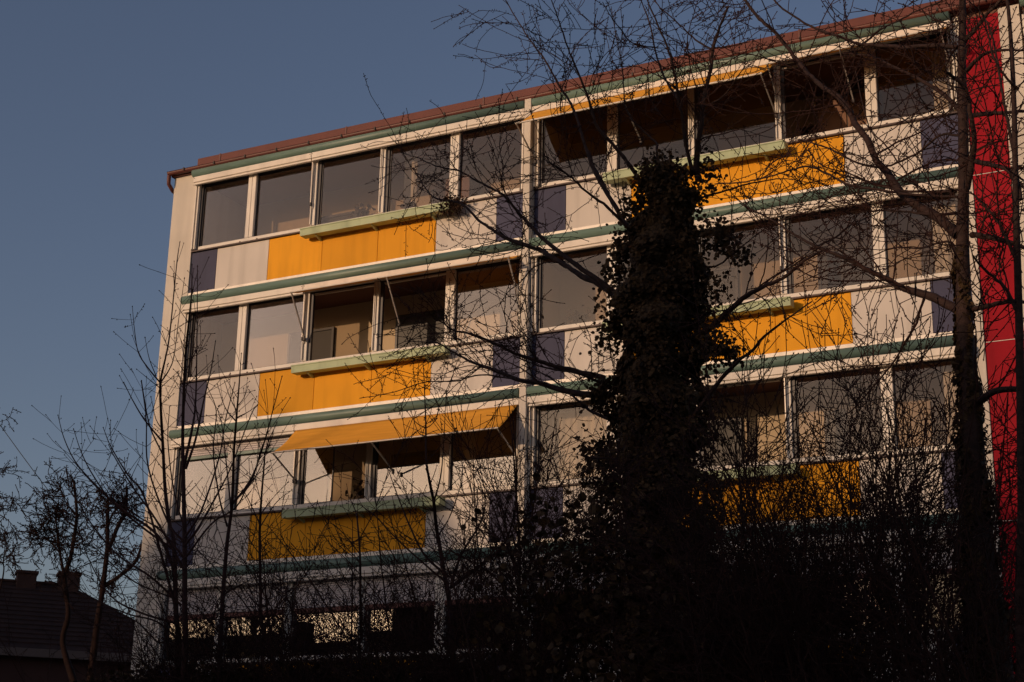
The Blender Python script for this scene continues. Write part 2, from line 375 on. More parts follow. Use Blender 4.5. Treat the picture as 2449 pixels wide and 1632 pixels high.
def bayfloor(b, k, limit=None):
    S = S_OF[k]
    # parapet panels
    us = [0, 0.5, 1.5, 2.5, 3.5, 4.5, 5.5, 6]
    mats = ['blue_panel', 'white_panel', 'orange_panel', 'orange_panel', 'orange_panel', 'white_panel', 'blue_panel']
    for i in range(7):
        x0, x1 = rng_x(b, us[i]*UNIT, us[i+1]*UNIT)
        if limit and x0 > limit: continue
        boxes('parapet_panel', bld, mats[i], [(x0+0.004, x1-0.004, -0.004+rng.uniform(-0.002, 0.002), 0.028, S-HP+0.004, S-0.004)], 0.003)
    X0, X1 = rng_x(b, 0.0, BAYW)
    if limit: X1 = limit
    boxes('sill', bld, 'sill', [(X0+0.003, X1-0.003, -0.055, 0.165, S+0.0, S+0.032)], 0.004)
    boxes('bottom_rail', bld, 'frame', [(X0+0.16, X1-0.16, -0.028, 0.075, S+0.034, S+0.108)], 0.004)
    for u in (0.2, 1.2, 1.62, 2.7, 4.1, 5.9, 6.4, 7.3):
        x = mx(b, u)
        if X0+0.2 < x < X1-0.2: boxes('drain_cap', bld, 'sill', [(x, x+0.035, -0.036, -0.0285, S+0.036, S+0.058)])
    # windows
    eds = [0.155]+MULL+[BAYW-0.155]
    for i in range(5):
        xa = eds[i] + (0.095 if i in (1, 4) else 0.085 if i in (2, 3) else 0.0)
        xb = eds[i+1] - (0.095 if i in (0, 3) else 0.085 if i in (1, 2) else 0.0)
        if limit and min(mx(b, xa), mx(b, xb)) > limit: continue
        window(b, k, i, xa, xb)
    for j in range(4):
        if limit and mx(b, MULL[j]) > limit: continue
        mullion(b, k, j)
    endrails(b, k)
    boxes('head_rail', bld, 'frame_dark', [(X0+0.01, X1-0.01, 0.0, 0.08, S+1.49, S+1.62)])
    # white flashing and green half-round cover
    boxes('flashing', bld, 'flashing', [(X0+0.003, X1-0.003, -0.03, 0.028, S+1.80, S+1.919)], 0.003)
    cy, cz, r = -0.105, S+1.735, 0.092
    pr = [(cy+r*math.cos(t), cz+r*math.sin(t)) for t in np.linspace(0, 2*math.pi, 29)[:-1]]
    tb = prism('cover_tube', bld, 'tube', pr, X0-0.045 if b == 0 else X0+0.004, X1-0.03 if b < 2 else X1, True)
    for xs in np.arange(X0+2.95, X1-0.5, 2.4):
        prs = [(cy+(r+0.0012)*math.cos(t), cz+(r+0.0012)*math.sin(t)) for t in np.linspace(0, 2*math.pi, 29)[:-1]]
        prism('joint_ring', tb, 'tube', prs, xs, xs+0.012, True)

for k in range(5):
    for b in range(2): bayfloor(b, k)
    bayfloor(2, k, 19.8)

# inner doors and windows on the rear walls of the balconies
def inner(b, k, xa, xb, z0, z1, m='door', fr='pale'):
    S = S_OF[k]; x0, x1 = rng_x(b, xa, xb)
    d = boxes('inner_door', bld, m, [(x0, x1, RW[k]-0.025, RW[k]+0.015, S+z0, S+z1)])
    boxes('door_frame', d, 'frame_dark', [(x0-0.05, x0-0.002, RW[k]-0.05, RW[k]+0.015, S+z0, S+z1+0.05), (x1+0.002, x1+0.05, RW[k]-0.05, RW[k]+0.015, S+z0, S+z1+0.05), (x0-0.002, x1+0.002, RW[k]-0.05, RW[k]+0.015, S+z1+0.002, S+z1+0.05)])
for b in range(2):
    for k in range(4):
        s_ = rng.uniform(-0.25, 0.25)
        if k == 0: inner(b, k, 5.0+s_, 6.0+s_, -0.87, 1.12); inner(b, k, 2.3+s_, 3.3+s_, 0.0, 0.98)
        else: inner(b, k, 4.3+s_*0.3, 5.5+s_*0.3, -0.87, 1.15); inner(b, k, 1.75+s_*0.3, 2.75+s_*0.3, -0.87, 1.12)

# curtains behind some panes
def curtain(b, k, xa, xb, z0=-0.8, z1=1.47, y=0.30):
    x0, x1 = rng_x(b, xa, xb); S = S_OF[k]; n = int((x1-x0)/0.02)
    xs = np.linspace(x0, x1, n+1); ys = y+0.022*np.sin(xs*38)+0.012*np.sin(xs*17.3+1)+0.008*np.sin(xs*91)
    V = [(x, yy+(0.006*math.sin(x*21) if zz < S else 0), zz) for x, yy in zip(xs, ys) for zz in (S+z0, S+z1)]
    o = new_obj('curtain', rawmesh('curtain', V, [(2*i, 2*i+2, 2*i+3, 2*i+1) for i in range(n)], True), bld, 'curtain')
curtain(1, 1, 0.2, 0.62); curtain(1, 1, 5.2, 5.65); curtain(0, 0, 4.72, 5.0, y=0.5); curtain(1, 2, 0.18, 0.6); curtain(1, 2, 6.3, 7.5, y=0.45); curtain(0, 2, 6.3, 6.6); curtain(1, 0, 0.2, 0.5, y=0.5)

# roller shutters
def shutter(b, k, xa, xb, zlo, zhi, name='roller_shutter'):
    x0, x1 = rng_x(b, xa, xb); S = S_OF[k]
    pitch = 0.042; lst = []
    z = S+zhi
    while z-pitch > S+zlo+0.05:
        lst.append((x0+0.01, x1-0.01, -0.022, 0.012, z-pitch+0.006, z)); z -= pitch
    o = boxes(name, bld, 'shutter', lst, 0.005)
    boxes('bottom_bar', o, 'gutter' if k == 3 else 'tube', [(x0+0.005, x1-0.005, -0.03, 0.018, S+zlo, z)], 0.004)
for xa, xb in ((0.16, MULL[1]-0.09), (MULL[1]+0.09, BAYW-0.16)): shutter(0, 3, xa, xb, 0.88, 1.47)
for xa, xb in ((0.16, MULL[1]-0.09), (MULL[1]+0.09, BAYW-0.16)): shutter(1, 3, xa, xb, 0.95, 1.47)
shutter(0, 2, 0.16, MULL[1]-0.09, 1.20, 1.47)

# ------------------------------------------------------------------ awnings
FLOORN = ['top row', 'second row', 'third row', 'bottom row']
BAYN = ['left bay', 'right bay']
def awning(b, k, seg, out=None):
    S = S_OF[k]
    if seg == 0: xa, xb = 0.012, MULL[1]-0.06
    else: xa, xb = MULL[1]-0.05, BAYW-0.012
    if BAYS[b][1]:
        if seg == 0: xa, xb = 0.012, MULL[1]-0.006
        else: xa, xb = MULL[1]+0.004, BAYW-0.012
    x0, x1 = rng_x(b, xa, xb)
    side = ('left' if (seg == 0) != BAYS[b][1] else 'right')
    if out: lab = 'orange fabric awning folded out over the %s windows, %s, %s' % (side, BAYN[b], FLOORN[k])
    else: lab = 'retracted white awning cassette over the %s windows, %s, %s' % (side, BAYN[b], FLOORN[k])
    t = thing('awning', lab, 'awning', (x0, -0.1, S+1.5), 'awnings along the facade')
    cs = boxes('cassette', t, 'cassette', [(x0, x1, -0.185, -0.03, S+1.50, S+1.625)], 0.008)
    boxes('screw', cs, 'iron', [(x0+0.02, x0+0.035, -0.1885, -0.183, S+1.585, S+1.600), (x1-0.035, x1-0.02, -0.1885, -0.183, S+1.585, S+1.600)])
    pz = S+0.55; L = 0.87
    if out is None:
        boxes('front_bar', t, 'cassette', [(x0+0.004, x1-0.004, -0.165, -0.10, S+1.452, S+1.498)], 0.006)
        for xx in ([mx(b, MULL[1])-0.055] if seg == 0 else [mx(b, BAYW)+(-0.03 if not BAYS[b][1] else 0.03)]):
            bar('arm', t, 'arm', (xx, -0.105, pz), (xx, -0.115, S+1.46), 0.016, 0.02)
            boxes('arm_bracket', t, 'iron', [(xx-0.018, xx+0.018, -0.12, -0.086, pz-0.04, pz+0.03)], 0.004)
        return
    by, bz = out
    # fabric with sag and wrinkles
    nx, ny = 60, 10; V = []; F = []
    y0, z0 = -0.175, S+1.505
    for i in range(nx+1):
        x = x0+0.03+(x1-x0-0.06)*i/nx
        for j in range(ny+1):
            f = j/ny; sag = math.sin(math.pi*f)
            y = y0+(by-y0)*f; z = z0+(bz-z0)*f - 0.026*sag + 0.009*sag*math.sin(x*5.3+f*2.0+b)+0.005*sag*math.sin(x*11.7+f*5)+0.004*math.sin(x*3.1)*f
            V.append((x+0.012*math.sin(f*3+x*2)*sag, y, z))
    for i in range(nx):
        for j in range(ny):
            a0 = i*(ny+1)+j; F.append((a0, a0+1, a0+ny+2, a0+ny+1))
    me = rawmesh('fabric', V, F, True); o = new_obj('fabric', me, t, 'fabric'); finish(o, t)
    md = o.modifiers.new('thickness', 'SOLIDIFY'); md.thickness = 0.003
    a_ = Acc(); a_.tube([(x0+0.02, by-0.008, bz), (x1-0.02, by-0.008, bz)], [0.018, 0.018], 8); a_.build('front_bar', 'cassette' if k != 2 else 'arm', t)
    # three swing arms
    for xx in (x0+0.045, (x0+x1)/2-0.2, x1-0.045):
        ar = bar('arm', t, 'arm', (xx, -0.10, pz), (xx, by, bz-0.01), 0.020, 0.026)
        boxes('arm_bracket', ar, 'iron', [(xx-0.022, xx+0.022, -0.125, -0.084, pz-0.05, pz+0.035)], 0.004)
for b in range(2):
    for k in range(4):
        for seg in range(2):
            out = {(0, 1, 1): (-0.62, S_OF[1]+1.325), (0, 2, 1): (-0.87, S_OF[2]+0.915), (1, 0, 1): (-0.88, S_OF[0]+0.972), (1, 0, 0): (-0.82, S_OF[0]+1.16)}.get((b, k, seg))
            awning(b, k, seg, out)

# ------------------------------------------------------------------ flower boxes
def flower_box(b, k):
    S = S_OF[k]; x0, x1 = rng_x(b, 2.86, 6.22)
    t = thing('flower_box', 'long pale green flower box under the windows of the %s, %s' % (BAYN[b], FLOORN[k]), 'flower box', (x0, -0.2, S-0.18), 'flower boxes on the parapets')
    pr = [(-0.07, S-0.03), (-0.075, S-0.172), (-0.272, S-0.180), (-0.288, S-0.052), (-0.300, S-0.052), (-0.300, S-0.032), (-0.276, S-0.032), (-0.262, S-0.165), (-0.088, S-0.158), (-0.083, S-0.03)]
    prism('trough', t, 'box', pr, x0, x1)
    for xe in (x0, x1-0.006):
        prism('end_cap', t, 'box', [(-0.071, S-0.034), (-0.076, S-0.171), (-0.271, S-0.179), (-0.287, S-0.036)], xe+0.001, xe+0.005)
    boxes('soil', t, 'dry', [(x0+0.01, x1-0.01, -0.258, -0.092, S-0.15, S-0.066)])
    dp = Acc()
    for _ in range(60 if k < 2 else 30):
        shoot(dp, np.array((rng.uniform(x0+0.1, x1-0.1), rng.uniform(-0.24, -0.12), S-0.068)), unit(np.array((rng.normal(0, 0.6), rng.normal(0, 0.5), 1.0))), rng.uniform(0.02, 0.10), 0.003, 0, dict(CHERRY, bud=0, curl=0.4, trop=-0.04))
    tag(dp.build('dry_stalks', 'dry', t), kind='stuff')
    for u in (2.5, 3.5, 4.5):
        x = mx(b, u*UNIT)+(-0.05 if u < 4 else -0.03)
        br = prism('bracket', t, 'box', [(-0.008, S-0.185), (-0.008, S-0.245), (-0.09, S-0.228), (-0.20, S-0.196), (-0.20, S-0.1835), (-0.06, S-0.1835)], x, x+0.035)

# ------------------------------------------------------------------ shoots and twigs
UP = np.array((0, 0, 1.0))
def unit(v): return v/(np.linalg.norm(v)+1e-9)
def rdir(): return unit(rng.normal(0, 1, 3))
def side_dir(d, ang):
    s = rng.normal(0, 1, 3); s -= d*(s @ d); s = unit(s); return unit(d*math.cos(ang)+s*math.sin(ang))
def walk(p, d, L, n, curl, trop):
    P = [np.array(p, float)]; d = unit(np.array(d, float)); st = L/n
    bend = rng.normal(0, curl, 3)
    for i in range(n):
        d = unit(d + bend*0.35 + rng.normal(0, curl, 3)*0.6 + UP*trop)
        P.append(P[-1]+d*st)
    return np.array(P)
def spline(P, per=4):
    P = np.asarray(P, float)
    if len(P) < 3: return np.linspace(P[0], P[-1], per+1)
    Q = np.vstack([2*P[0]-P[1], P, 2*P[-1]-P[-2]]); out = []
    for i in range(1, len(Q)-2):
        for t in np.arange(per)/per:
            a_, b_, c_, d_ = Q[i-1], Q[i], Q[i+1], Q[i+2]
            out.append(0.5*((2*b_)+(c_-a_)*t+(2*a_-5*b_+4*c_-d_)*t*t+(3*b_-a_-3*c_+d_)*t**3))
    out.append(Q[-2]); return np.array(out)

def budline(acc, P, dens, spur, size):
    """short spurs with buds along a twig"""
    L = np.linalg.norm(np.diff(P, axis=0), axis=1).sum(); m = rng.poisson(max(L*dens, 0.01))
    if m == 0: return
    t = rng.uniform(0.08, 1, m)*(len(P)-1); i = np.minimum(t.astype(int), len(P)-2); f = (t-i)[:, None]
    C = P[i]*(1-f)+P[i+1]*f; T = P[i+1]-P[i]; T /= np.linalg.norm(T, axis=1)[:, None]+1e-9
    S = rng.normal(0, 1, (m, 3)); S -= (S*T).sum(1)[:, None]*T; S /= np.linalg.norm(S, axis=1)[:, None]+1e-9
    D = S*0.85+T*0.5; D /= np.linalg.norm(D, axis=1)[:, None]
    sl_ = rng.uniform(0.4, 1.6, m)*spur
    acc.buds(C, D, sl_+size, 0.0022)             # the spur itself
    E_ = C+D*sl_[:, None]
    acc.buds(E_, D, size*rng.uniform(0.8, 1.5, m), size*0.42)
    sel = rng.random(m) < 0.5
    D2 = D[sel]+rng.normal(0, 0.7, (sel.sum(), 3)); acc.buds(E_[sel], D2, size*1.1, size*0.36)

def shoot(acc, p, d, L, r, level, st):
    n = max(3, int(L/st['seg'])); P = walk(p, d, L, n, st['curl'], st['trop'])
    R = np.linspace(r, max(r*0.35, st['rmin']), n+1)
    acc.tube(P, R, 4 if r > 0.008 else 3)
    if st['bud'] > 0:
        budline(acc, P, st['bud'], st['spur'], st['bsize'])
        acc.buds(P[-1:], (P[-1:]-P[-2:-1]), st['bsize']*1.6, st['bsize']*0.5)
    if level > 0:
        m = rng.poisson(L*st['dens'])
        for _ in range(m):
            t = rng.uniform(0.12, 0.97); q = t*n; i = min(int(q), n-1); b_ = P[i]+(P[i+1]-P[i])*(q-i); T = unit(P[i+1]-P[i])
            l_ = st['len']*rng.uniform(0.45, 1.25)*(0.55 ** (st['lv']-level))*(1.1-0.45*t)
            shoot(acc, b_, side_dir(T, math.radians(rng.uniform(*st['ang']))), l_, max(R[i]*0.6, st['rmin']), level-1, st)

CHERRY = dict(seg=0.055, curl=0.16, trop=0.015, rmin=0.0034, bud=15, spur=0.012, bsize=0.0120, dens=3.8, len=0.95, lv=2, ang=(28, 75))
def limb(acc, tw, pix, Y0, Y1, r0, r1, st, dens=3.2, lev=2, sides=8, ln=None, tmin=0.0, wob=0.007):
    """limb traced along the photograph, from thick to thin end, Y0..Y1 its depth"""
    n = len(pix); pts = [at(px, py, Y0+(Y1-Y0)*i/(n-1)) for i, (px, py) in enumerate(pix)]
    P = spline(pts, 5); P[1:-1] += rng.normal(0, wob*0.3, (len(P)-2, 3))
    t = np.linspace(0, 1, len(P)); R = r0+(r1-r0)*t**0.8
    acc.tube(P, R*(1+rng.normal(0, 0.04, len(P))), sides)
    s2 = dict(st); s2['lv'] = lev
    if ln: s2['len'] = ln
    L = np.linalg.norm(np.diff(P, axis=0), axis=1).sum()
    for _ in range(rng.poisson(L*dens)):
        tt = rng.uniform(tmin, 1.0); q = tt*(len(P)-1); i = min(int(q), len(P)-2); b_ = P[i]+(P[i+1]-P[i])*(q-i); T = unit(P[i+1]-P[i])
        shoot(tw, b_, side_dir(T, math.radians(rng.uniform(*s2['ang']))), s2['len']*rng.uniform(0.4, 1.5)*(1.15-0.5*tt), min(max(R[i]*0.35, st['rmin']), 0.009), lev-1, s2)
    if st['bud'] > 0: budline(tw, P[int(len(P)*0.5):], st['bud']*0.5, st['spur'], st['bsize'])
    return P

for b in range(2):
    for k in range(3): flower_box(b, k)

def zm(ox, oy, s, pts): return [(ox+a_/s, oy+b_/s) for a_, b_ in pts]

# furniture inside the glazed balconies
def cupboard(label, b, k, xa, w, h):
    S = S_OF[k]; x0 = mx(b, xa); y1 = RW[k]-0.06; z0 = S-0.871
    t = thing('cupboard', label, 'cupboard', (x0, y1, z0), 'cupboards inside the glazed balconies')
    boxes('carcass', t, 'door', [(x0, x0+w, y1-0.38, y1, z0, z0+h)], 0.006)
    for q in (0.02, 0.51): boxes('cupboard_door', t, 'room_floor', [(x0+w*q, x0+w*(q+0.47), y1-0.398, y1-0.381, z0+0.05, z0+h-0.03)], 0.004)
cupboard('tall dark cupboard behind the open top-row window of the right bay', 1, 0, 2.7, 1.1, 2.2)
cupboard('dark cupboard behind the fourth top-row pane of the left bay', 0, 0, 5.05, 0.8, 2.05)

# plants standing inside the glazed balconies
def house_plant(label, x, k, h, n, spread):
    S = S_OF[k]; z0 = S+0.06
    t = thing('potted_plant', label, 'plant', (x, 0.42, z0), 'house plants behind the glass')
    a_ = Acc(); a_.tube([(x, 0.42, z0-0.02), (x, 0.42, z0), (x, 0.42, z0+0.14), (x, 0.42, z0+0.15), (x, 0.42, z0+0.13)], [0.001, 0.06, 0.085, 0.092, 0.001], 14); a_.build('pot', 'terracotta', t)
    st_ = Acc(); lf = Acc()
    for _ in range(n):
        P = walk((x, 0.42, z0+0.12), unit(np.array((rng.normal(0, spread), rng.normal(0, spread*0.6), 1.0))), h*rng.uniform(0.5, 1.0), 6, 0.12, -0.03)
        st_.tube(P, np.linspace(0.005, 0.002, 7), 4); q = P[rng.integers(2, 7, 7)]; lf.leaves(q+rng.normal(0, 0.03, (7, 3)), rng.normal(0, 1, (7, 3)), rng.uniform(0.05, 0.1, 7))
    st_.build('stems', 'ivy', t); lf.build('leaves', 'ivy', t, False)
    boxes('plant_stand', t, 'frame_dark', [(x-0.12, x+0.12, 0.30, 0.54, S-0.02, S+0.038), (x-0.02, x+0.02, 0.40, 0.44, S-0.871, S-0.021)])
house_plant('leafy house plant behind the third top-row pane of the left bay', 3.9, 0, 0.42, 14, 0.5)
house_plant('small house plant behind the fourth top-row pane of the left bay', 4.95, 0, 0.25, 10, 0.5)
house_plant('dark house plant in the half-open third-row window of the left bay', 4.25, 2, 0.5, 16, 0.6)
house_plant('house plant behind the second-row glass beside the cream post', 8.5, 1, 0.38, 12, 0.5)

# ---------------- tree with the ivy trunk
def part_limb(tree, specs, st, twacc, material='bark', name='limb', rs=1.0, ds=1.0):
    out = []
    for sp in specs:
        sp = dict(sp, r0=sp['r0']*rs, r1=max(sp['r1']*rs, 0.0035), dens=sp['dens']*ds)
        a_ = Acc(); P = limb(a_, twacc, **sp, st=st); a_.build(name, material, tree); out.append(P)
    return out

T1Y = -12.0
base1 = at(1575, 1632, T1Y); base1[2] = 0
tree1 = thing('ivy_tree', 'bare tree with a thick trunk wrapped in dark ivy in front of the right bay', 'tree', tuple(base1))
tw1 = Acc()
tr = Acc()
tp = [np.array((base1[0]+0.05, T1Y, 0.0))]+[at(x, y, T1Y) for x, y in ((1580, 1632), (1575, 1300), (1570, 1000), (1575, 760), (1590, 560), (1600, 430))]
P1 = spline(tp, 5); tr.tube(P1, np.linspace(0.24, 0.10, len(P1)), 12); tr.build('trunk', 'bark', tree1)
Z = lambda *p: zm(1140, 0, 3.92, p); Zb = lambda *p: zm(960, 330, 3.92, p); Zc = lambda *p: zm(860, 560, 3.92, p); Zd = lambda *p: zm(1380, 380, 3.92, p); Ze = lambda *p: zm(1850, 440, 3.267, p); Zf = lambda *p: zm(1740, 0, 3.267, p)
spec1 = [
 dict(pix=Z((1640, 1900), (1450, 1568), (1270, 1350), (1130, 1190), (1070, 990), (1010, 830), (930, 630), (860, 460), (790, 260), (700, 0)), Y0=-12.0, Y1=-12.6, r0=0.030, r1=0.007, dens=2.6, lev=2, tmin=0.25),
 dict(pix=Z((1330, 1980), (1160, 1720), (1070, 1520), (990, 1280), (930, 1080), (870, 950), (770, 800), (650, 580), (540, 430), (430, 270), (270, 0)), Y0=-12.0, Y1=-11.2, r0=0.030, r1=0.008, dens=2.6, lev=2, tmin=0.2),
 dict(pix=Z((1700, 1700), (1690, 1400), (1680, 1340), (1500, 1170), (1400, 1020), (1380, 850), (1360, 620), (1300, 300), (1260, 60)), Y0=-11.9, Y1=-11.5, r0=0.020, r1=0.005, dens=2.6, lev=2, tmin=0.1),
 dict(pix=Z((2020, 1640), (2010, 1568), (1950, 1300), (1930, 1100), (1890, 920), (1870, 760), (1800, 480), (1720, 280), (1600, 0)), Y0=-12.0, Y1=-12.8, r0=0.030, r1=0.009, dens=2.4, lev=2, tmin=0.15),
 dict(pix=Z((1890, 930), (1800, 800), (1740, 680), (1670, 460), (1620, 220), (1540, 0)), Y0=-12.2, Y1=-11.4, r0=0.020, r1=0.008, dens=2.6, lev=2),
 dict(pix=Z((2080, 1700), (2060, 1568), (2070, 1400), (2090, 1260), (2110, 1150), (2120, 1000), (2160, 800), (2200, 620), (2210, 480), (2270, 290), (2360, 60)), Y0=-12.0, Y1=-12.2, r0=0.046, r1=0.015, dens=2.2, lev=2, tmin=0.2),
 dict(pix=Z((2210, 470), (2050, 370), (1900, 230), (1720, 70), (1640, -20)), Y0=-12.2, Y1=-11.8, r0=0.014, r1=0.006, dens=3.0, lev=2),
 dict(pix=Z((2120, 1010), (2250, 950), (2352, 860), (2460, 700), (2560, 560)), Y0=-12.1, Y1=-12.8, r0=0.016, r1=0.005, dens=3.0, lev=2),
 dict(pix=Z((1680, 450), (1560, 430), (1440, 390), (1360, 290), (1280, 190), (1180, 20)), Y0=-12.0, Y1=-12.6, r0=0.011, r1=0.004, dens=2.8, lev=1),
 dict(pix=Zb((2300, 1000), (2160, 880), (2060, 740), (1960, 580), (1880, 400), (1800, 250), (1760, 120)), Y0=-12.0, Y1=-11.2, r0=0.040, r1=0.008, dens=2.4, lev=2, tmin=0.2),
 dict(pix=Zb((2160, 880), (1930, 650), (1750, 520), (1600, 380), (1450, 270), (1330, 200)), Y0=-12.0, Y1=-12.8, r0=0.024, r1=0.006, dens=3.0, lev=2, tmin=0.15),
 dict(pix=Zb((2100, 1560), (1870, 1380), (1700, 1300), (1560, 1210), (1380, 1100), (1290, 1050), (1000, 950), (820, 840), (700, 750), (560, 620), (330, 570), (230, 480), (150, 350), (50, 210)), Y0=-12.0, Y1=-10.6, r0=0.050, r1=0.005, dens=2.6, lev=2, tmin=0.25),
 dict(pix=Zb((2050, 1500), (1870, 1350), (1650, 1200), (1440, 1040), (1290, 910), (1180, 790), (1080, 680), (980, 560), (880, 490), (700, 400), (540, 310), (340, 270), (160, 190), (0, 140)), Y0=-12.0, Y1=-11.6, r0=0.040, r1=0.004, dens=2.6, lev=2, tmin=0.2),
 dict(pix=Zc((2300, 1520), (1960, 1480), (1700, 1400), (1500, 1370), (1250, 1270), (1100, 1220), (950, 1150), (830, 1080), (720, 1020), (450, 1010)), Y0=-12.0, Y1=-11.0, r0=0.046, r1=0.006, dens=2.8, lev=2, tmin=0.2),
 dict(pix=Zc((2300, 1350), (1960, 1270), (1800, 1230), (1640, 1180), (1450, 1120), (1280, 1030), (1050, 940), (870, 900), (780, 830), (700, 800)), Y0=-12.0, Y1=-12.6, r0=0.036, r1=0.006, dens=2.8, lev=2, tmin=0.2),
 dict(pix=Zc((1750, 1400), (1500, 1370), (1130, 1320), (900, 1380), (600, 1390), (330, 1480), (0, 1540)), Y0=-11.9, Y1=-11.3, r0=0.014, r1=0.004, dens=2.4, lev=1, tmin=0.1),
 dict(pix=Zd((1050, 1700), (1270, 1568), (1450, 1400), (1600, 1280), (1750, 1200), (1960, 1100), (2130, 960), (2290, 870)), Y0=-12.0, Y1=-13.2, r0=0.048, r1=0.012, dens=2.6, lev=2, tmin=0.2),
 dict(pix=Ze((330, 490), (480, 420), (620, 310), (750, 260), (860, 200), (1000, 150)), Y0=-13.2, Y1=-12.6, r0=0.012, r1=0.004, dens=3, lev=2),
 dict(pix=Zd((1100, 420), (1210, 350), (1400, 300), (1550, 250), (1750, 210), (1960, 190), (2300, 240)), Y0=-12.0, Y1=-11.4, r0=0.018, r1=0.005, dens=3.0, lev=2, tmin=0.1),
 dict(pix=Zd((1100, 1000), (1300, 1010), (1480, 880), (1700, 700), (1850, 600), (1980, 560), (2200, 480)), Y0=-12.0, Y1=-12.4, r0=0.014, r1=0.005, dens=3.2, lev=2, tmin=0.2),
 dict(pix=zm(1380, 760, 3.92, ((420, 980), (330, 960), (150, 890), (0, 770), (-260, 560), (-520, 440))), Y0=-12.0, Y1=-11.2, r0=0.036, r1=0.006, dens=3.0, lev=2, tmin=0.1),
 dict(pix=zm(1380, 760, 3.92, ((420, 700), (200, 600), (0, 520), (-300, 470), (-600, 360))), Y0=-12.0, Y1=-12.6, r0=0.028, r1=0.006, dens=3.0, lev=2, tmin=0.1),
 dict(pix=zm(1380, 760, 3.92, ((900, 1200), (1300, 640), (1500, 420), (1650, 300), (1760, 170), (1960, 20), (2200, -150))), Y0=-12.2, Y1=-13.0, r0=0.034, r1=0.008, dens=2.8, lev=2, tmin=0.3),
]
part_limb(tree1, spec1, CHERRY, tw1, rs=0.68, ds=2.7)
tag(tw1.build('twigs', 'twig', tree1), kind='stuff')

def ivy(tree, axis, halfw, n, size, clumps, name='ivy_leaves'):
    """leaf shell round a trunk axis: axis (m,3) points, halfw (m,) radius"""
    m = len(axis); a_ = Acc()
    t = rng.uniform(0, m-1.001, n); i = t.astype(int); f = (t-i)[:, None]
    C0 = axis[i]*(1-f)+axis[i+1]*f; W = halfw[i]*(1-f[:, 0])+halfw[i+1]*f[:, 0]
    th = rng.uniform(0, 2*math.pi, n)
    lump = 1+0.22*np.sin(th*3+C0[:, 2]*2.1)+0.18*np.sin(th*5-C0[:, 2]*5.3)+0.20*np.sin(C0[:, 2]*9+th)+0.14*np.sin(C0[:, 2]*17-th*2)
    rr = W*lump*(1-0.35*rng.random(n)**2)
    D = np.stack([np.cos(th), np.sin(th), np.zeros(n)], 1)
    C = C0+D*rr[:, None]
    a_.leaves(C, D+rng.normal(0, 0.45, (n, 3))+np.array((0, 0, 0.25)), np.clip(rng.lognormal(-0.05, 0.32, n), 0.45, 1.9)*size)
    for c, s, k_ in clumps:
        Q = np.asarray(c)+rng.normal(0, 1, (k_, 3))*np.asarray(s)
        a_.leaves(Q, rng.normal(0, 1, (k_, 3))+np.array((0, -0.8, 0.3)), rng.uniform(0.7, 1.35, k_)*size)
    return tag(a_.build(name, 'ivy', tree, False), kind='stuff')
axp = [(1600, 1632, 0.62), (1590, 1450, 0.62), (1575, 1280, 0.58), (1565, 1130, 0.52), (1565, 1000, 0.47), (1570, 900, 0.43), (1575, 800, 0.42), (1575, 720, 0.42), (1580, 640, 0.37), (1590, 560, 0.28), (1600, 500, 0.22), (1580, 440, 0.15), (1578, 405, 0.05)]
AX = np.array([at(x, y, T1Y) for x, y, w in axp]); HW = np.array([w for *_, w in axp])
AX = np.vstack([AX[0]-np.array((0, 0, 2.0)), AX]); HW = np.concatenate([[0.6], HW])
cl = [(at(1735, 580, -12.1), (0.09, 0.12, 0.08), 260), (at(1705, 560, -12.1), (0.09, 0.12, 0.08), 260), (at(1768, 612, -12.1), (0.06, 0.1, 0.035), 90), (at(1715, 830, -12.2), (0.09, 0.1, 0.09), 260), (at(1745, 845, -12.2), (0.06, 0.1, 0.04), 130),
      (at(1515, 505, -12.0), (0.06, 0.1, 0.06), 170), (at(1470, 655, -12.0), (0.06, 0.1, 0.06), 170), (at(1455, 1180, -12.0), (0.10, 0.1, 0.10), 300), (at(1690, 420, -12.0), (0.07, 0.05, 0.10), 180), (at(1455, 810, -12), (0.07, 0.08, 0.07), 160), (at(1680, 1000, -12), (0.10, 0.1, 0.25), 500),
      (at(1548, 440, -12.0), (0.06, 0.06, 0.05), 160), (at(1625, 425, -12.0), (0.05, 0.06, 0.07), 170), (at(1660, 470, -12.0), (0.05, 0.06, 0.08), 170), (at(1530, 480, -12.0), (0.05, 0.06, 0.05), 120), (at(1500, 560, -12.0), (0.07, 0.07, 0.06), 160), (at(1700, 700, -12.0), (0.07, 0.07, 0.10), 200), (at(1440, 940, -12.0), (0.08, 0.08, 0.08), 200), (at(1420, 1080, -12.0), (0.08, 0.08, 0.06), 180)]
for _ in range(70):
    j = rng.integers(2, len(AX)-1); th = rng.uniform(0, 2*math.pi); rr = HW[j]*rng.uniform(0.6, 1.08)
    cl.append((AX[j]+np.array((math.cos(th)*rr, math.sin(th)*rr, rng.normal(0, 0.2))), np.array((0.07, 0.07, 0.10))*rng.uniform(0.5, 1.2), int(rng.integers(60, 220))))
ivy(tree1, AX, HW*0.80, 62000, 0.030, cl)

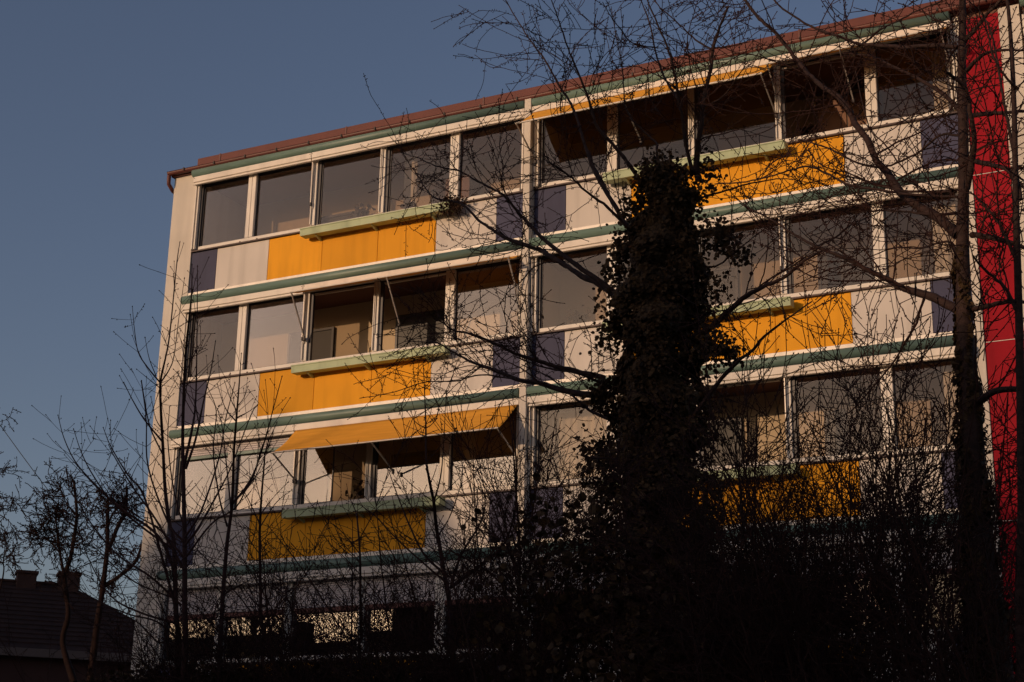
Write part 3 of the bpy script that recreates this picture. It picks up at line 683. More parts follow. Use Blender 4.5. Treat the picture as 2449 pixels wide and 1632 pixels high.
# ---------------- tree at the right with the long smooth trunk
T2Y = -14.0
base2 = at(2360, 1632, T2Y); base2[2] = 0
tree2 = thing('bare_tree', 'tall bare tree with a smooth brown trunk in front of the red stripe', 'tree', tuple(base2))
tw2 = Acc(); tr = Acc()
tp = [np.array((base2[0]+0.1, T2Y, 0.0))]+[at(x, y, T2Y) for x, y in ((2372, 1632), (2350, 1400), (2332, 1200), (2322, 1000), (2308, 800), (2302, 600), (2305, 420), (2302, 245), (2300, 150), (2302, 60), (2300, -60), (2290, -300))]
P2 = spline(tp, 5); R2 = np.interp(np.linspace(0, 1, len(P2)), [0, 0.12, 0.25, 0.42, 0.55, 0.75, 1], [0.17, 0.125, 0.088, 0.056, 0.038, 0.030, 0.018]); tr.tube(P2, R2, 12); tr.build('trunk', 'bark', tree2)
spec2 = [
 dict(pix=Zf((1865, 1480), (1910, 1250), (1930, 1100), (1900, 900), (1860, 700), (1760, 600), (1700, 560)), Y0=-14.1, Y1=-14.6, r0=0.036, r1=0.012, dens=2.0, lev=2, tmin=0.5),
 dict(pix=Ze((1440, 400), (1280, 260), (1150, 190), (1020, 90), (940, 0))+Zf((1260, 1370), (1160, 1250), (1090, 1090), (1000, 970), (940, 850), (850, 750), (730, 670), (640, 590), (540, 470), (450, 350), (350, 230), (250, 150), (150, 20), (90, -80)), Y0=-14.0, Y1=-12.4, r0=0.052, r1=0.016, dens=1.9, lev=2),
 dict(pix=Zf((1800, 372), (1640, 355), (1400, 370), (1250, 360), (1090, 350), (1010, 340), (880, 290), (760, 250), (600, 180), (400, 40), (330, -60)), Y0=-14.0, Y1=-13.0, r0=0.026, r1=0.008, dens=2.6, lev=2),
 dict(pix=Zf((1850, 900), (1800, 850), (1700, 750), (1550, 650), (1400, 570), (1250, 500), (1120, 440), (900, 420)), Y0=-14.0, Y1=-13.2, r0=0.030, r1=0.007, dens=2.6, lev=2),
 dict(pix=Ze((1450, 980), (1390, 960), (1230, 880), (1090, 840), (980, 800), (880, 740), (750, 680), (620, 610), (480, 550), (330, 490), (150, 390), (0, 290), (-250, 160)), Y0=-14.0, Y1=-13.4, r0=0.050, r1=0.007, dens=2.6, lev=2),
 dict(pix=Zf((1840, 330), (1920, 250), (2030, 110), (2120, 20), (2180, -60)), Y0=-14.0, Y1=-14.2, r0=0.026, r1=0.012, dens=2.4, lev=2),
 dict(pix=Zf((1860, 560), (1980, 440), (2080, 400), (2190, 390), (2350, 400)), Y0=-14.0, Y1=-14.6, r0=0.022, r1=0.009, dens=2.8, lev=2),
 dict(pix=Zf((1900, 905), (2060, 890), (2190, 880), (2400, 860)), Y0=-14.0, Y1=-14.6, r0=0.026, r1=0.012, dens=2.8, lev=2),
 dict(pix=Zf((1870, 1250), (1930, 1260), (2060, 1290), (2170, 1320), (2240, 1400), (2400, 1540)), Y0=-14.0, Y1=-14.8, r0=0.030, r1=0.012, dens=2.8, lev=2),
 dict(pix=Ze((1550, 400), (1700, 420), (1850, 460), (1957, 500), (2100, 560)), Y0=-14.0, Y1=-14.5, r0=0.030, r1=0.014, dens=3.0, lev=2),
 dict(pix=Ze((1560, 980), (1700, 950), (1850, 920), (2000, 930)), Y0=-14.0, Y1=-14.6, r0=0.028, r1=0.014, dens=3.0, lev=2),
 dict(pix=zm(1850, 860, 3.267, ((1600, 330), (1650, 300), (1750, 240), (1957, 230), (2100, 200))), Y0=-14.0, Y1=-14.5, r0=0.040, r1=0.02, dens=3.0, lev=2),
 dict(pix=Zf((1060, 350), (1180, 240), (1300, 180), (1480, 90), (1640, 20), (1720, -30)), Y0=-13.4, Y1=-14.2, r0=0.012, r1=0.005, dens=2.8, lev=2),
 dict(pix=Ze((1420, 640), (1390, 455), (1150, 500), (950, 500), (800, 550), (700, 600)), Y0=-14.0, Y1=-13.2, r0=0.014, r1=0.004, dens=3.0, lev=2, tmin=0.2),
 dict(pix=Ze((1400, 60), (1300, 60), (1050, 60), (900, 30), (700, -30), (560, -60)), Y0=-14.0, Y1=-13.5, r0=0.018, r1=0.006, dens=2.8, lev=2),
 dict(pix=Ze((1430, 230), (1200, 240), (1000, 215), (850, 210), (690, 220), (560, 300)), Y0=-14.0, Y1=-13.5, r0=0.015, r1=0.004, dens=2.8, lev=2),
 dict(pix=Zf((1000, 560), (1100, 980), (1220, 1120), (1400, 1350), (1500, 1500)), Y0=-13.4, Y1=-13.9, r0=0.006, r1=0.008, dens=2.6, lev=1),
 dict(pix=Zf((560, 1090), (700, 1130), (850, 1190), (1010, 1270), (1200, 1310), (1330, 1270), (1500, 1190), (1660, 1060), (1810, 1060)), Y0=-13.3, Y1=-14.0, r0=0.008, r1=0.012, dens=2.6, lev=1),
 dict(pix=Zf((-100, 1440), (150, 1420), (330, 1380), (500, 1330), (640, 1300), (800, 1370), (960, 1450), (1200, 1490), (1500, 1530), (1800, 1540)), Y0=-13.0, Y1=-14.0, r0=0.007, r1=0.014, dens=2.6, lev=1),
]
part_limb(tree2, spec2, CHERRY, tw2, rs=0.72, ds=2.9)
tag(tw2.build('twigs', 'twig', tree2), kind='stuff')
ax2 = np.array([at(x, y, T2Y) for x, y in ((2365, 1632), (2345, 1400), (2330, 1200), (2318, 1000), (2308, 820), (2300, 690), (2300, 590))])
ivy(tree2, np.vstack([ax2[0]-np.array((0, 0, 2)), ax2]), np.array([0.20, 0.18, 0.14, 0.105, 0.08, 0.055, 0.042, 0.03]), 8000, 0.028, [])

# ---------------- thin young tree at the right edge
T3Y = -15.0
b3 = at(2437, 1632, T3Y); b3[2] = 0
tree3 = thing('young_tree', 'slender young bare tree at the right edge beside the red stripe', 'tree', tuple(b3))
tw3 = Acc(); tr = Acc()
P3 = spline([np.array((b3[0]+0.05, T3Y, 0))]+[at(x, y, T3Y) for x, y in ((2447, 1632), (2445, 1200), (2438, 800), (2430, 500), (2425, 250), (2415, 60), (2395, -120))], 5)
tr.tube(P3, np.linspace(0.035, 0.008, len(P3)), 8); tr.build('trunk', 'bark', tree3)
spec3 = [dict(pix=Zf((2290, 1560), (2220, 1100), (2160, 800), (2110, 500), (2060, 250), (1960, 60)), Y0=-15, Y1=-14.6, r0=0.016, r1=0.005, dens=2.8, lev=2),
         dict(pix=Zf((2270, 700), (2190, 620), (2090, 480), (2020, 200), (1990, 100)), Y0=-15, Y1=-15.3, r0=0.012, r1=0.005, dens=2.8, lev=2),
         dict(pix=Ze((1930, 700), (1820, 420), (1720, 250), (1600, 130), (1540, 60)), Y0=-15, Y1=-15.2, r0=0.016, r1=0.006, dens=2.8, lev=2),
         dict(pix=Ze((1930, 1050), (1800, 800), (1680, 700), (1600, 620), (1560, 560)), Y0=-15, Y1=-15.2, r0=0.016, r1=0.006, dens=3.2, lev=2)]
part_limb(tree3, spec3, CHERRY, tw3, rs=0.8, ds=2.8)
tag(tw3.build('twigs', 'twig', tree3), kind='stuff')

# ---------------- straight saplings at the left
SAP = dict(seg=0.10, curl=0.05, trop=0.05, rmin=0.0030, bud=2.2, spur=0.004, bsize=0.016, dens=1.6, len=0.62, lv=1, ang=(28, 52))
Zs = lambda *p: zm(260, 560, 2.119, p); Zt = lambda *p: zm(0, 940, 2.265, p); Zu = lambda *p: zm(700, 880, 2.8, p)
def sapling(label, basepx, Y, stems, cat='sapling', grp='saplings in front of the building', den=2.4):
    b_ = at(basepx, 1632, Y); b_[2] = 0
    t = thing('sapling', label, cat, tuple(b_), grp); tw = Acc()
    for pix, r0, r1 in stems:
        a_ = Acc(); n = len(pix)
        pts = [at(px, py, Y+0.35*math.sin(i*0.9+px*0.01)) for i, (px, py) in enumerate(pix)]
        if pix[0][1] >= 1560: pts = [np.array((b_[0]+(pts[0][0]-b_[0])*0.35, Y, 0.0))]+pts
        P = spline(pts, 5); tt = np.linspace(0, 1, len(P)); R = r0+(r1-r0)*tt**0.9
        a_.tube(P, R, 7); a_.build('stem', 'twig_red', t)
        # opposite pairs of side shoots at the nodes
        seg = np.linalg.norm(np.diff(P, axis=0), axis=1); s = np.concatenate([[0], np.cumsum(seg)]); Lt = s[-1]
        d0 = 0.5
        while d0 < Lt-0.15:
            i = min(np.searchsorted(s, d0), len(P)-2); T = unit(P[i+1]-P[i])
            if P[i][2] > 2.2 and rng.random() < 0.85:
                sd = rng.normal(0, 1, 3); sd -= T*(sd @ T); sd = unit(sd)
                for sg in (1, -1):
                    if rng.random() < 0.75:
                        an = math.radians(rng.uniform(32, 55)); dd = unit(T*math.cos(an)+sd*sg*math.sin(an))
                        shoot(tw, P[i], dd, rng.uniform(0.18, 0.75)*(1.1-0.6*d0/Lt), min(R[i]*0.5, 0.007), 1 if rng.random() < 0.4 else 0, SAP)
            d0 += rng.uniform(0.16, 0.42)*2.0/den
        tw.buds(P[-1:], P[-1:]-P[-2:-1], 0.035, 0.009)
    tag(tw.build('twigs', 'twig_red', t), kind='stuff')
    return t
sapling('slim sapling with forked straight shoots before the left wall edge', 400, -10.0, [
  (Zs((345, 2271), (340, 1900), (330, 1568), (310, 1480), (285, 1280), (275, 1080), (265, 900), (262, 755), (285, 640), (310, 500), (345, 150), (360, 45)), 0.035, 0.004),
  (Zs((262, 755), (200, 680), (150, 600), (130, 480), (120, 370)), 0.010, 0.003), (Zs((262, 755), (305, 690), (330, 620), (355, 430), (383, 230)), 0.009, 0.003), (Zs((240, 720), (205, 630), (185, 530)), 0.006, 0.003),
  (Zs((280, 1130), (210, 980), (180, 830), (167, 745)), 0.010, 0.004), (Zs((270, 1050), (180, 940), (120, 840), (78, 755)), 0.012, 0.004), (Zs((280, 1000), (240, 940), (215, 830)), 0.007, 0.003),
  (Zt((960, 1200), (880, 900), (780, 560), (690, 440), (600, 290), (560, 190)), 0.018, 0.004),
  (Zt((960, 1000), (860, 780), (690, 650), (580, 560), (470, 450), (400, 360), (345, 240), (315, 125)), 0.018, 0.004),
  (Zt((940, 850), (760, 720), (600, 580), (500, 440), (440, 320), (400, 200)), 0.014, 0.004),
  (Zt((980, 1150), (820, 1000), (640, 880), (510, 730), (440, 620), (380, 520), (362, 420)), 0.014, 0.004),
  (Zt((960, 1250), (760, 1190), (600, 1100), (480, 900), (420, 720)), 0.014, 0.004),
  (Zt((980, 1350), (850, 1240), (700, 1200), (560, 1140), (430, 1060), (380, 940)), 0.012, 0.004),
  (Zt((960, 1120), (760, 1040), (640, 960), (540, 860), (440, 780)), 0.010, 0.004),
  (Zt((980, 1500), (850, 1350), (740, 1240), (600, 1170), (470, 1100)), 0.012, 0.004),
], den=2.8)
sapling('dense sapling with many upright shoots before the leftmost blue panels', 430, -10.6, [
  (Zs((380, 2271), (385, 1900), (385, 1568), (378, 1200), (375, 1000), (388, 640), (405, 450), (420, 300), (422, 160)), 0.040, 0.004),
  (Zs((380, 1180), (420, 1000), (440, 850), (447, 540), (450, 170)), 0.018, 0.004), (Zs((390, 1190), (440, 1040), (480, 850), (520, 680), (540, 550)), 0.016, 0.004),
  (Zs((380, 900), (420, 620), (494, 565)), 0.006, 0.003), (Zs((388, 640), (375, 590), (368, 545)), 0.006, 0.003),
  (Zs((380, 1560), (300, 1460), (200, 1180), (190, 940), (165, 750)), 0.014, 0.004), (Zs((385, 1500), (330, 1300), (300, 1050), (308, 880)), 0.010, 0.004),
  (Zs((385, 1540), (470, 1400), (560, 1130), (590, 950), (638, 760)), 0.014, 0.004), (Zs((385, 1580), (460, 1480), (560, 1300), (620, 1180), (720, 920), (752, 870)), 0.014, 0.004),
  (Zs((390, 1640), (520, 1470), (640, 1390), (700, 1290), (760, 1200), (830, 1020)), 0.012, 0.004),
  (Zs((380, 1700), (240, 1450), (120, 1280), (30, 1130), (0, 1070)), 0.014, 0.004), (Zs((380, 1640), (260, 1500), (100, 1400), (-20, 1260)), 0.012, 0.004),
], den=2.8)
sapling('sapling with paired side shoots before the third-floor mirror windows', 560, -10.2, [
  (Zs((560, 2271), (575, 1900), (600, 1568), (625, 1370), (635, 1100), (650, 900), (662, 750), (672, 610)), 0.034, 0.004),
  (Zs((650, 900), (615, 830), (588, 748)), 0.007, 0.003), (Zs((655, 870), (685, 830), (705, 775)), 0.006, 0.003), (Zs((650, 930), (710, 900), (752, 868)), 0.006, 0.003), (Zs((645, 950), (590, 880), (552, 765)), 0.008, 0.003),
  (Zs((625, 1370), (690, 1290), (740, 1200), (790, 1050), (830, 900), (876, 730)), 0.015, 0.004), (Zs((630, 1360), (720, 1260), (770, 1100), (800, 1020), (828, 910)), 0.012, 0.004),
  (Zs((600, 1480), (560, 1330), (530, 1100), (545, 900), (505, 785)), 0.012, 0.004), (Zs((620, 1400), (600, 1200), (575, 980), (552, 890)), 0.010, 0.004),
  (Zs((770, 2271), (770, 1900), (765, 1568), (770, 1400), (785, 1200), (800, 1080), (850, 960)), 0.026, 0.004), (Zs((770, 1420), (830, 1340), (905, 1262)), 0.007, 0.003), (Zs((770, 1480), (850, 1360), (925, 1300)), 0.007, 0.003), (Zs((770, 1480), (700, 1330), (650, 1250)), 0.007, 0.003),
], den=2.6)
sapling('taller sapling with upswept shoots before the orange panels of the left bay', 1065, -10.4, [
  (Zu((1070, 2100), (1060, 1800), (1050, 1568), (1010, 1350), (985, 1200), (960, 1050), (945, 900), (915, 750), (893, 600), (892, 400), (885, 200), (876, 10)), 0.036, 0.004),
  (Zu((892, 405), (830, 370), (770, 298)), 0.006, 0.003), (Zu((892, 405), (930, 380), (965, 340)), 0.006, 0.003), (Zu((892, 460), (840, 430), (795, 300)), 0.006, 0.003),
  (Zu((945, 900), (990, 730), (1010, 520), (1028, 160)), 0.010, 0.003), (Zu((970, 1130), (1050, 1000), (1120, 800), (1140, 640)), 0.008, 0.003),
  (Zu((1040, 1400), (880, 1250), (780, 1050), (700, 850), (640, 680)), 0.014, 0.004), (Zu((1030, 1440), (900, 1330), (700, 1150), (560, 1000), (470, 930)), 0.012, 0.004),
  (Zu((1060, 1450), (1130, 1250), (1250, 1050), (1290, 900), (1250, 760)), 0.016, 0.004), (Zu((1060, 1470), (1250, 1330), (1400, 1200), (1480, 1000), (1500, 700), (1470, 300)), 0.020, 0.005),
  (Zu((460, 2100), (460, 1800), (455, 1568), (450, 1250), (435, 1050), (420, 960), (380, 870)), 0.022, 0.004), (Zu((452, 1250), (330, 1100), (240, 1040), (180, 1130)), 0.006, 0.003), (Zu((445, 1150), (560, 950), (640, 900)), 0.006, 0.003), (Zu((452, 1300), (340, 1180), (280, 1060)), 0.006, 0.003),
], den=2.6)
sapling('thin sapling with crossing twigs before the cream divider post', 1300, -10.8, [
  (Zu((1500, 2100), (1510, 1800), (1515, 1568), (1520, 1200), (1500, 900), (1480, 600), (1450, 250)), 0.026, 0.005),
  (Zu((1515, 1400), (1400, 1100), (1330, 900), (1250, 720)), 0.014, 0.004), (Zu((1515, 1500), (1640, 1200), (1720, 900), (1850, 700)), 0.014, 0.004), (Zu((1515, 1560), (1300, 1360), (1100, 1250), (960, 1180)), 0.014, 0.004),
  (Zu((1520, 1250), (1600, 1000), (1650, 700), (1720, 520)), 0.010, 0.004),
], den=2.6)

# ---------------- undergrowth along the foot of the building
SHR = dict(seg=0.11, curl=0.13, trop=0.03, rmin=0.0030, bud=5, spur=0.008, bsize=0.011, dens=5.6, len=0.62, lv=2, ang=(25, 65))
def shrub(label, x, y, h, n, spread, st=SHR, leafy=0, grp='bare shrubs in front of the building'):
    t = thing('bare_shrub', label, 'shrub', (x, y, 0), grp)
    st_ = Acc(); tw = Acc()
    for i in range(n):
        th = rng.uniform(0, 2*math.pi); lean = rng.uniform(0.03, spread)
        d = unit(np.array((math.cos(th)*lean, math.sin(th)*lean*0.7, 1.0)))
        L = h*rng.uniform(0.65, 1.08); nn = int(L/0.22)
        P = walk((x+rng.normal(0, 0.22), y+rng.normal(0, 0.18), 0.0), d, L, nn, 0.055, 0.02)
        r0 = rng.uniform(0.012, 0.028); R = np.linspace(r0, 0.0035, nn+1)
        st_.tube(P, R, 6)
        for _ in range(rng.poisson(max(L-2.0, 0.3)*7.5)):
            q = rng.uniform(min(2.0/L, 0.7), 1.0)*nn; j = min(int(q), nn-1); b_ = P[j]+(P[j+1]-P[j])*(q-j)
            shoot(tw, b_, side_dir(unit(P[j+1]-P[j]), math.radians(rng.uniform(25, 65))), rng.uniform(0.3, 1.25), max(R[j]*0.5, 0.003), 1, st)
    st_.build('stems', 'twig', t)
    tag(tw.build('twigs', 'twig', t), kind='stuff')
    if leafy:
        a_ = Acc(); C = np.stack([rng.normal(x, max(spread*h*0.22, 0.42), leafy), rng.normal(y, 0.35, leafy), rng.uniform(1.5, h*0.92, leafy)], 1)
        a_.leaves(C, rng.normal(0, 1, (leafy, 3)), rng.uniform(0.04, 0.075, leafy)); tag(a_.build('ivy_leaves', 'ivy', t, False), kind='stuff')
    return t
shr = [  # photograph column, depth, height, stems, spread, leaves, label
 (1850, -13.2, 4.3, 12, 0.16, 0, 'tangled bare shrub right of the ivy trunk before the third-floor open window'),
 (1990, -13.6, 4.35, 12, 0.16, 0, 'tangled bare shrub before the third-floor orange panel of the right bay'),
 (2120, -13.9, 4.3, 12, 0.15, 0, 'tangled bare shrub between the orange panel and the smooth trunk'),
 (2230, -14.2, 4.1, 12, 0.14, 0, 'tangled bare shrub just left of the smooth trunk'),
 (2420, -15.0, 4.5, 14, 0.14, 0, 'tangled bare shrub at the right edge below the red stripe'),
 (1800, -12.2, 4.5, 12, 0.15, 0, 'bare shrub close beside the right side of the ivy trunk'),
 (1920, -12.6, 4.9, 12, 0.15, 0, 'bare shrub before the open window of the right bay, third row'),
 (2060, -13.0, 4.6, 12, 0.15, 0, 'bare shrub before the white panel of the right bay, third row'),
 (2180, -13.3, 4.5, 12, 0.15, 0, 'bare shrub before the rightmost blue panel, third row'),
 (1760, -12.8, 4.0, 14, 0.14, 2500, 'dark leafy shrub at the right foot of the ivy trunk'),
 (1440, -12.4, 4.7, 14, 0.15, 1800, 'dark leafy shrub at the left foot of the ivy trunk'),
 (1350, -11.6, 5.0, 14, 0.16, 600, 'bare shrub below the left end of the right bay'),
 (1230, -11.4, 4.9, 13, 0.16, 0, 'bare shrub at the foot of the cream divider post'),
 (1090, -11.2, 4.8, 13, 0.16, 0, 'bare shrub before the right half of the grey roller shutters'),
 (930, -11.0, 4.6, 12, 0.16, 0, 'bare shrub before the middle of the grey roller shutters'),
 (780, -10.8, 4.4, 11, 0.16, 0, 'bare shrub before the left part of the grey roller shutters'),
 (620, -10.6, 4.2, 10, 0.16, 0, 'bare shrub below the bright reflection at the bottom left'),
 (470, -10.4, 4.3, 10, 0.16, 0, 'bare shrub at the foot of the left wall edge'),
]
shr += [(px_, -9.6-0.3*(i_ % 2), 3.7, 18, 0.17, 4200, lab_) for i_, (px_, lab_) in enumerate(((400, 'low bare shrub at the bottom left corner of the building'), (540, 'low bare shrub below the first ground-floor window'), (690, 'low bare shrub below the second ground-floor window'), (850, 'low bare shrub below the third ground-floor window'), (1010, 'low bare shrub below the fourth ground-floor window'), (1160, 'low bare shrub left of the foot of the cream divider post')))]
for px, y, h, n, sp, lf, lab in shr:
    b_ = at(px, 1632, y); shrub(lab, b_[0], y, h, int(n*1.2) if px > 1300 else n, sp*1.25, SHR, lf)

# ------------------------------------------------------------------ house and trees beyond the left wall
HA = at(0, 1388, 22.0); HZ = HA[2]
_d = FWD + RGT*(165-PW/2)/FOC - UPV*(1400-PH/2)/FOC; HB = CAM + _d*(HZ-CAM[2])/_d[2]
house = thing('dark_house', 'dark old house with hipped roof and two chimneys beyond the left wall', 'house', (HB[0], HB[1], 0))
house.rotation_euler.z = math.atan2(HB[1]-HA[1], HB[0]-HA[0])
def lbox(name, parent, m, lst, bev=0.0):
    o = boxes(name, None, m, lst, bev); o.parent = parent; return o
EZ, HWD, HIP, HL = 8.2, 4.0, 5.0, -17.0
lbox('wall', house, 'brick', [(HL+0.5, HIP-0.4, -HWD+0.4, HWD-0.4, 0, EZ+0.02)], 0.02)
V = [(HL, -HWD, EZ), (HIP, -HWD, EZ), (HIP, HWD, EZ), (HL, HWD, EZ), (HL+4, 0, HZ), (0, 0, HZ), (HL, -HWD, EZ-0.14), (HIP, -HWD, EZ-0.14), (HIP, HWD, EZ-0.14), (HL, HWD, EZ-0.14)]
F = [(0, 1, 5, 4), (1, 2, 5), (2, 3, 4, 5), (3, 0, 4), (6, 7, 1, 0), (7, 8, 2, 1), (8, 9, 3, 2), (9, 6, 0, 3), (9, 8, 7, 6)]
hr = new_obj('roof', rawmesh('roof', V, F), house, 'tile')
for zc in range(1, 15):                                  # courses of tiles on the front slope and hip
    f = zc/15.0; z_ = EZ+(HZ-EZ)*f; y_ = -HWD*(1-f)
    lbox('tile_course', hr, 'tile', [(HL+4*f, HIP*(1-f), y_-0.03, y_+0.03, z_-0.01, z_+0.035)])
lbox('ridge_tiles', hr, 'brickd', [(HL+4, 0.05, -0.12, 0.12, HZ-0.05, HZ+0.06)], 0.03)
lbox('eave_board', house, 'pale', [(HL, HIP+0.02, -HWD-0.06, -HWD-0.01, EZ-0.33, EZ-0.02)], 0.01)
for c0, c1, zt_ in ((-2.03, -1.29, HZ+0.40), (-0.44, 0.36, HZ+0.47)):
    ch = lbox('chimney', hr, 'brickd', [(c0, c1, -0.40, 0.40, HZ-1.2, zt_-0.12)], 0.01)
    lbox('chimney_cap', house, 'brickd', [(c0-0.06, c1+0.06, -0.46, 0.46, zt_-0.118, zt_)], 0.01)
for xw in (-7.0, -4.6, -2.2, 0.2, 2.6):
    w = lbox('window', house, 'pale', [(xw-0.5, xw+0.5, -HWD+0.36, -HWD+0.395, 5.2, 6.7)], 0.01)
    lbox('pane', w, 'door', [(xw-0.42, xw+0.42, -HWD+0.345, -HWD+0.358, 5.28, 6.62)])

POL = dict(seg=0.07, curl=0.34, trop=0.02, rmin=0.011, bud=9, spur=0.03, bsize=0.035, dens=3.6, len=1.0, lv=2, ang=(35, 85))
def pollard(label, basepx, Y, specs, ds=1.8):
    b_ = at(basepx, 1632, Y); b_[2] = 0
    t = thing('pollarded_tree', label, 'tree', tuple(b_), 'pollarded trees by the dark house'); tw = Acc()
    for i, (pix, r0, r1, dn) in enumerate(specs):
        a_ = Acc(); pts = [at(px, py, Y) for px, py in pix]
        if i == 0: 
            tr_ = Acc(); tr_.tube(spline([np.array((b_[0], Y, 0))]+[pts[0]], 4), [r0*0.7, r0*0.65, r0*0.6, r0*0.54, r0*0.48], 10); tr_.build('trunk', 'far_bark', t)
        limb(a_, tw, pix, Y, Y+0.4*(1 if i % 2 else -1), r0*0.48, r1*0.42, POL, dens=dn*ds*1.9, lev=2, tmin=0.3); a_.build('limb', 'far_bark', t)
    tag(tw.build('twigs', 'far_bark', t), kind='stuff')
pollard('knobbly pollarded tree with three stout limbs beside the left wall', 218, 10.0, [
  (Zt((490, 1568), (520, 1300), (550, 1100), (580, 850), (582, 700), (585, 565)), 0.24, 0.10, 3.2), (Zt((585, 860), (640, 720), (680, 640), (685, 510)), 0.13, 0.09, 4.2), (Zt((570, 1045), (650, 990), (730, 920), (770, 820)), 0.14, 0.08, 3.0), (Zt((590, 700), (620, 640), (690, 580)), 0.06, 0.03, 4.0)])
pollard('knobbly pollarded tree with a stub limb before the right chimney', 150, 10.6, [
  (Zt((400, 1568), (340, 1350), (370, 1200), (350, 1000), (380, 900), (405, 760), (415, 640), (400, 475)), 0.20, 0.09, 2.6), (Zt((350, 1000), (325, 870), (310, 750), (300, 640)), 0.10, 0.05, 5.0), (Zt((400, 720), (350, 680), (300, 590), (230, 545)), 0.07, 0.03, 5.0), (Zt((320, 860), (260, 800), (200, 790)), 0.06, 0.02, 5.0), (Zt((415, 660), (360, 600), (320, 500)), 0.06, 0.02, 5.0)])
pollard('twiggy tree reaching in from the left edge of the picture', -60, 9.0, [
  (Zt((-160, 1568), (-150, 1200), (-140, 900), (-120, 600), (-110, 300), (-100, 100)), 0.20, 0.06, 1.5), (Zt((-120, 600), (-40, 640), (30, 680), (70, 720), (105, 770)), 0.05, 0.012, 3.2), (Zt((-115, 500), (-40, 560), (20, 570), (100, 565)), 0.05, 0.012, 3.0), (Zt((-110, 350), (-50, 400), (0, 410), (60, 395)), 0.04, 0.012, 3.0), (Zt((-100, 150), (-30, 160), (40, 145)), 0.04, 0.012, 3.0), (Zt((-130, 700), (0, 630), (60, 640), (130, 620)), 0.05, 0.012, 3.2), (Zt((-60, 1300), (15, 1000), (18, 920), (25, 870), (60, 820)), 0.06, 0.02, 3.5)], ds=0.5)

# overhead wire
a = Acc(); w0, w1 = at(-160, 780, 9.5), at(128, 1190, 10.4); a.tube([w0+(w1-w0)*t-np.array((0, 0, 0.10*4*t*(1-t))) for t in np.linspace(0, 1, 9)], [0.011]*9, 5)
tag(a.build('overhead_wire', 'wire', None), 'thin dark wire running down through the sky to the pollarded tree', 'wire')

# withered plant on the end of the top left flower box
c = at(1072, 484, -0.24)
pl = thing('withered_plant', 'dark withered plant clump at the right end of the topmost left flower box', 'plant', (c[0], -0.22, S_OF[0]-0.06))
a = Acc()
for i in range(150):
    d = unit(np.array((rng.normal(0.0, 1), rng.normal(-0.2, 0.6), rng.normal(0.1, 0.55)))); shoot(a, np.array((c[0]+rng.normal(0, 0.08), -0.20, c[2]-0.10+rng.normal(0, 0.04))), d, rng.uniform(0.08, 0.22), 0.004, 0, dict(CHERRY, bud=0, curl=0.4, trop=-0.05))
a.build('stems', 'dry', pl)
a = Acc(); n = 900; C = np.stack([rng.normal(c[0]+0.02, 0.13, n), rng.normal(-0.21, 0.05, n), rng.normal(c[2]-0.06, 0.075, n)-0.0], 1); a.leaves(C, rng.normal(0, 1, (n, 3)), rng.uniform(0.025, 0.05, n)); tag(a.build('leaves', 'dry', pl, False), kind='stuff')

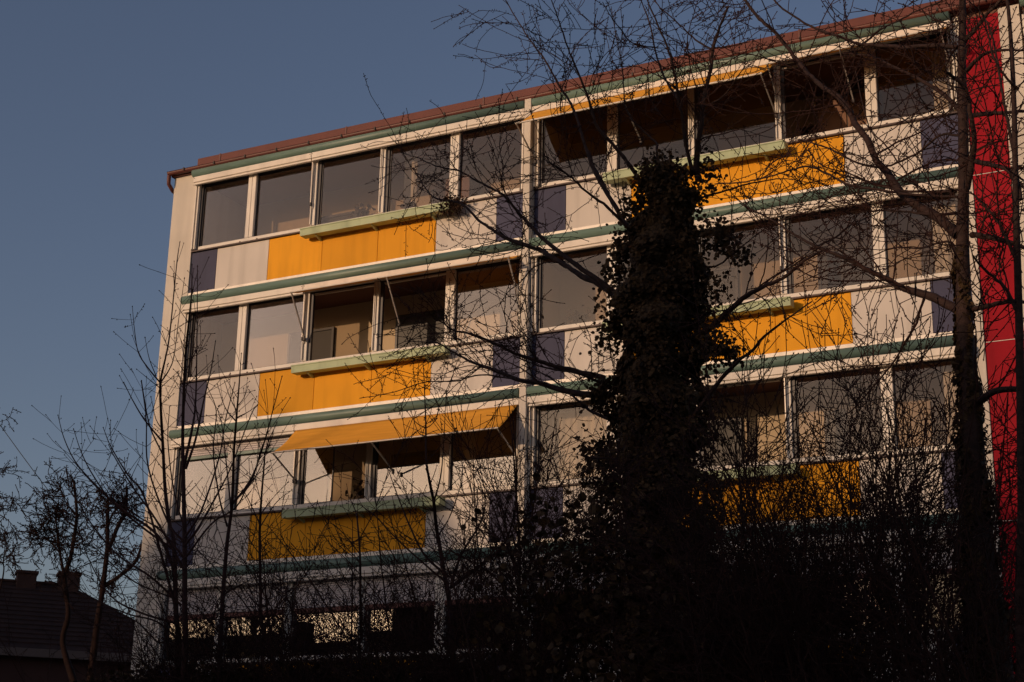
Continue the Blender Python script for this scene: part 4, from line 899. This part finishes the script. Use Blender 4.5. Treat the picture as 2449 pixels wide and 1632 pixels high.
# ------------------------------------------------------------------ across the street (behind the viewer): what shades the foot of the place
def street_house(label, x0, x1, y0, depth, eave, ridge_, chim=()):
    t = thing('street_house', label, 'house', ((x0+x1)/2, y0, 0), 'houses across the street')
    ya, yb = y0-depth, y0
    boxes('wall', t, 'brick', [(x0, x1, ya, yb, 0, eave)], 0.02)
    ym = (ya+yb)/2
    V = [(x0-0.3, ya-0.4, eave), (x1+0.3, ya-0.4, eave), (x1+0.3, yb+0.4, eave), (x0-0.3, yb+0.4, eave), (x0-0.3, ym, ridge_), (x1+0.3, ym, ridge_)]
    rf = new_obj('roof', rawmesh('roof', V, [(0, 1, 5, 4), (2, 3, 4, 5), (0, 4, 3), (1, 2, 5), (3, 2, 1, 0)]), t, 'tile'); finish(rf, t)
    for cx_ in chim: boxes('chimney', rf, 'brickd', [(cx_-0.6, cx_+0.6, ym-0.5, ym+0.5, ridge_-1.0, ridge_+1.1)], 0.02)
    for fl in range(int(eave//3)):
        for xw in np.arange(x0+1.5, x1-1.5, 3.0):
            w = boxes('window', t, 'pale', [(xw-0.6, xw+0.6, yb, yb+0.05, 1.0+fl*3, 2.5+fl*3)]); boxes('pane', w, 'door', [(xw-0.5, xw+0.5, yb+0.052, yb+0.06, 1.1+fl*3, 2.4+fl*3)])
street_house('low dark house across the street with one chimney', -50, -21.8, -44, 9, 9.0, 12.3, (-30.5,))
street_house('tall dark house across the street', -21.5, -16.6, -43, 9, 13.5, 17.3)
street_house('long dark house across the street', -16.3, -2.0, -44, 9, 12.2, 16.0)
street_house('tall apartment house added across the street to shade the far left house', -90, -47, -44, 11, 22.0, 26.0)  # unseen block, added only to throw shade on the far left house
street_house('low house across the street at the far end', -1.7, 22.0, -44, 9, 8.5, 11.6)
BIG = dict(seg=0.25, curl=0.16, trop=0.03, rmin=0.012, bud=0, spur=0.01, bsize=0.01, dens=1.3, len=2.2, lv=2, ang=(25, 60))
def street_tree(label, x, y, h):
    t = thing('street_tree', label, 'tree', (x, y, 0), 'trees across the street'); a_ = Acc(); tw = Acc()
    P = walk((x, y, 0), (0, 0, 1), h*0.8, 16, 0.03, 0.05); a_.tube(P, np.linspace(0.25, 0.06, 17), 8); a_.build('trunk', 'bark', t)
    for _ in range(60):
        q = rng.uniform(0.35, 1)*16; j = min(int(q), 15); shoot(tw, P[j], side_dir(UP, math.radians(rng.uniform(20, 60))), h*rng.uniform(0.18, 0.36), 0.05, 2, BIG)
    tag(tw.build('crown', 'twig', t), kind='stuff')
street_tree('tall bare street tree across the road', -14.5, -38.5, 17.5)
street_tree('bare street tree across the road beside the tall house', -9.0, -39.0, 16.5)
street_tree('bare street tree across the road before the long house', -5.5, -38.0, 16.0)
street_tree('bare street tree across the road at the corner of the long house', -2.0, -39.2, 15.0)
street_tree('bare street tree across the road behind the viewer', -27.0, -39.5, 17.0)
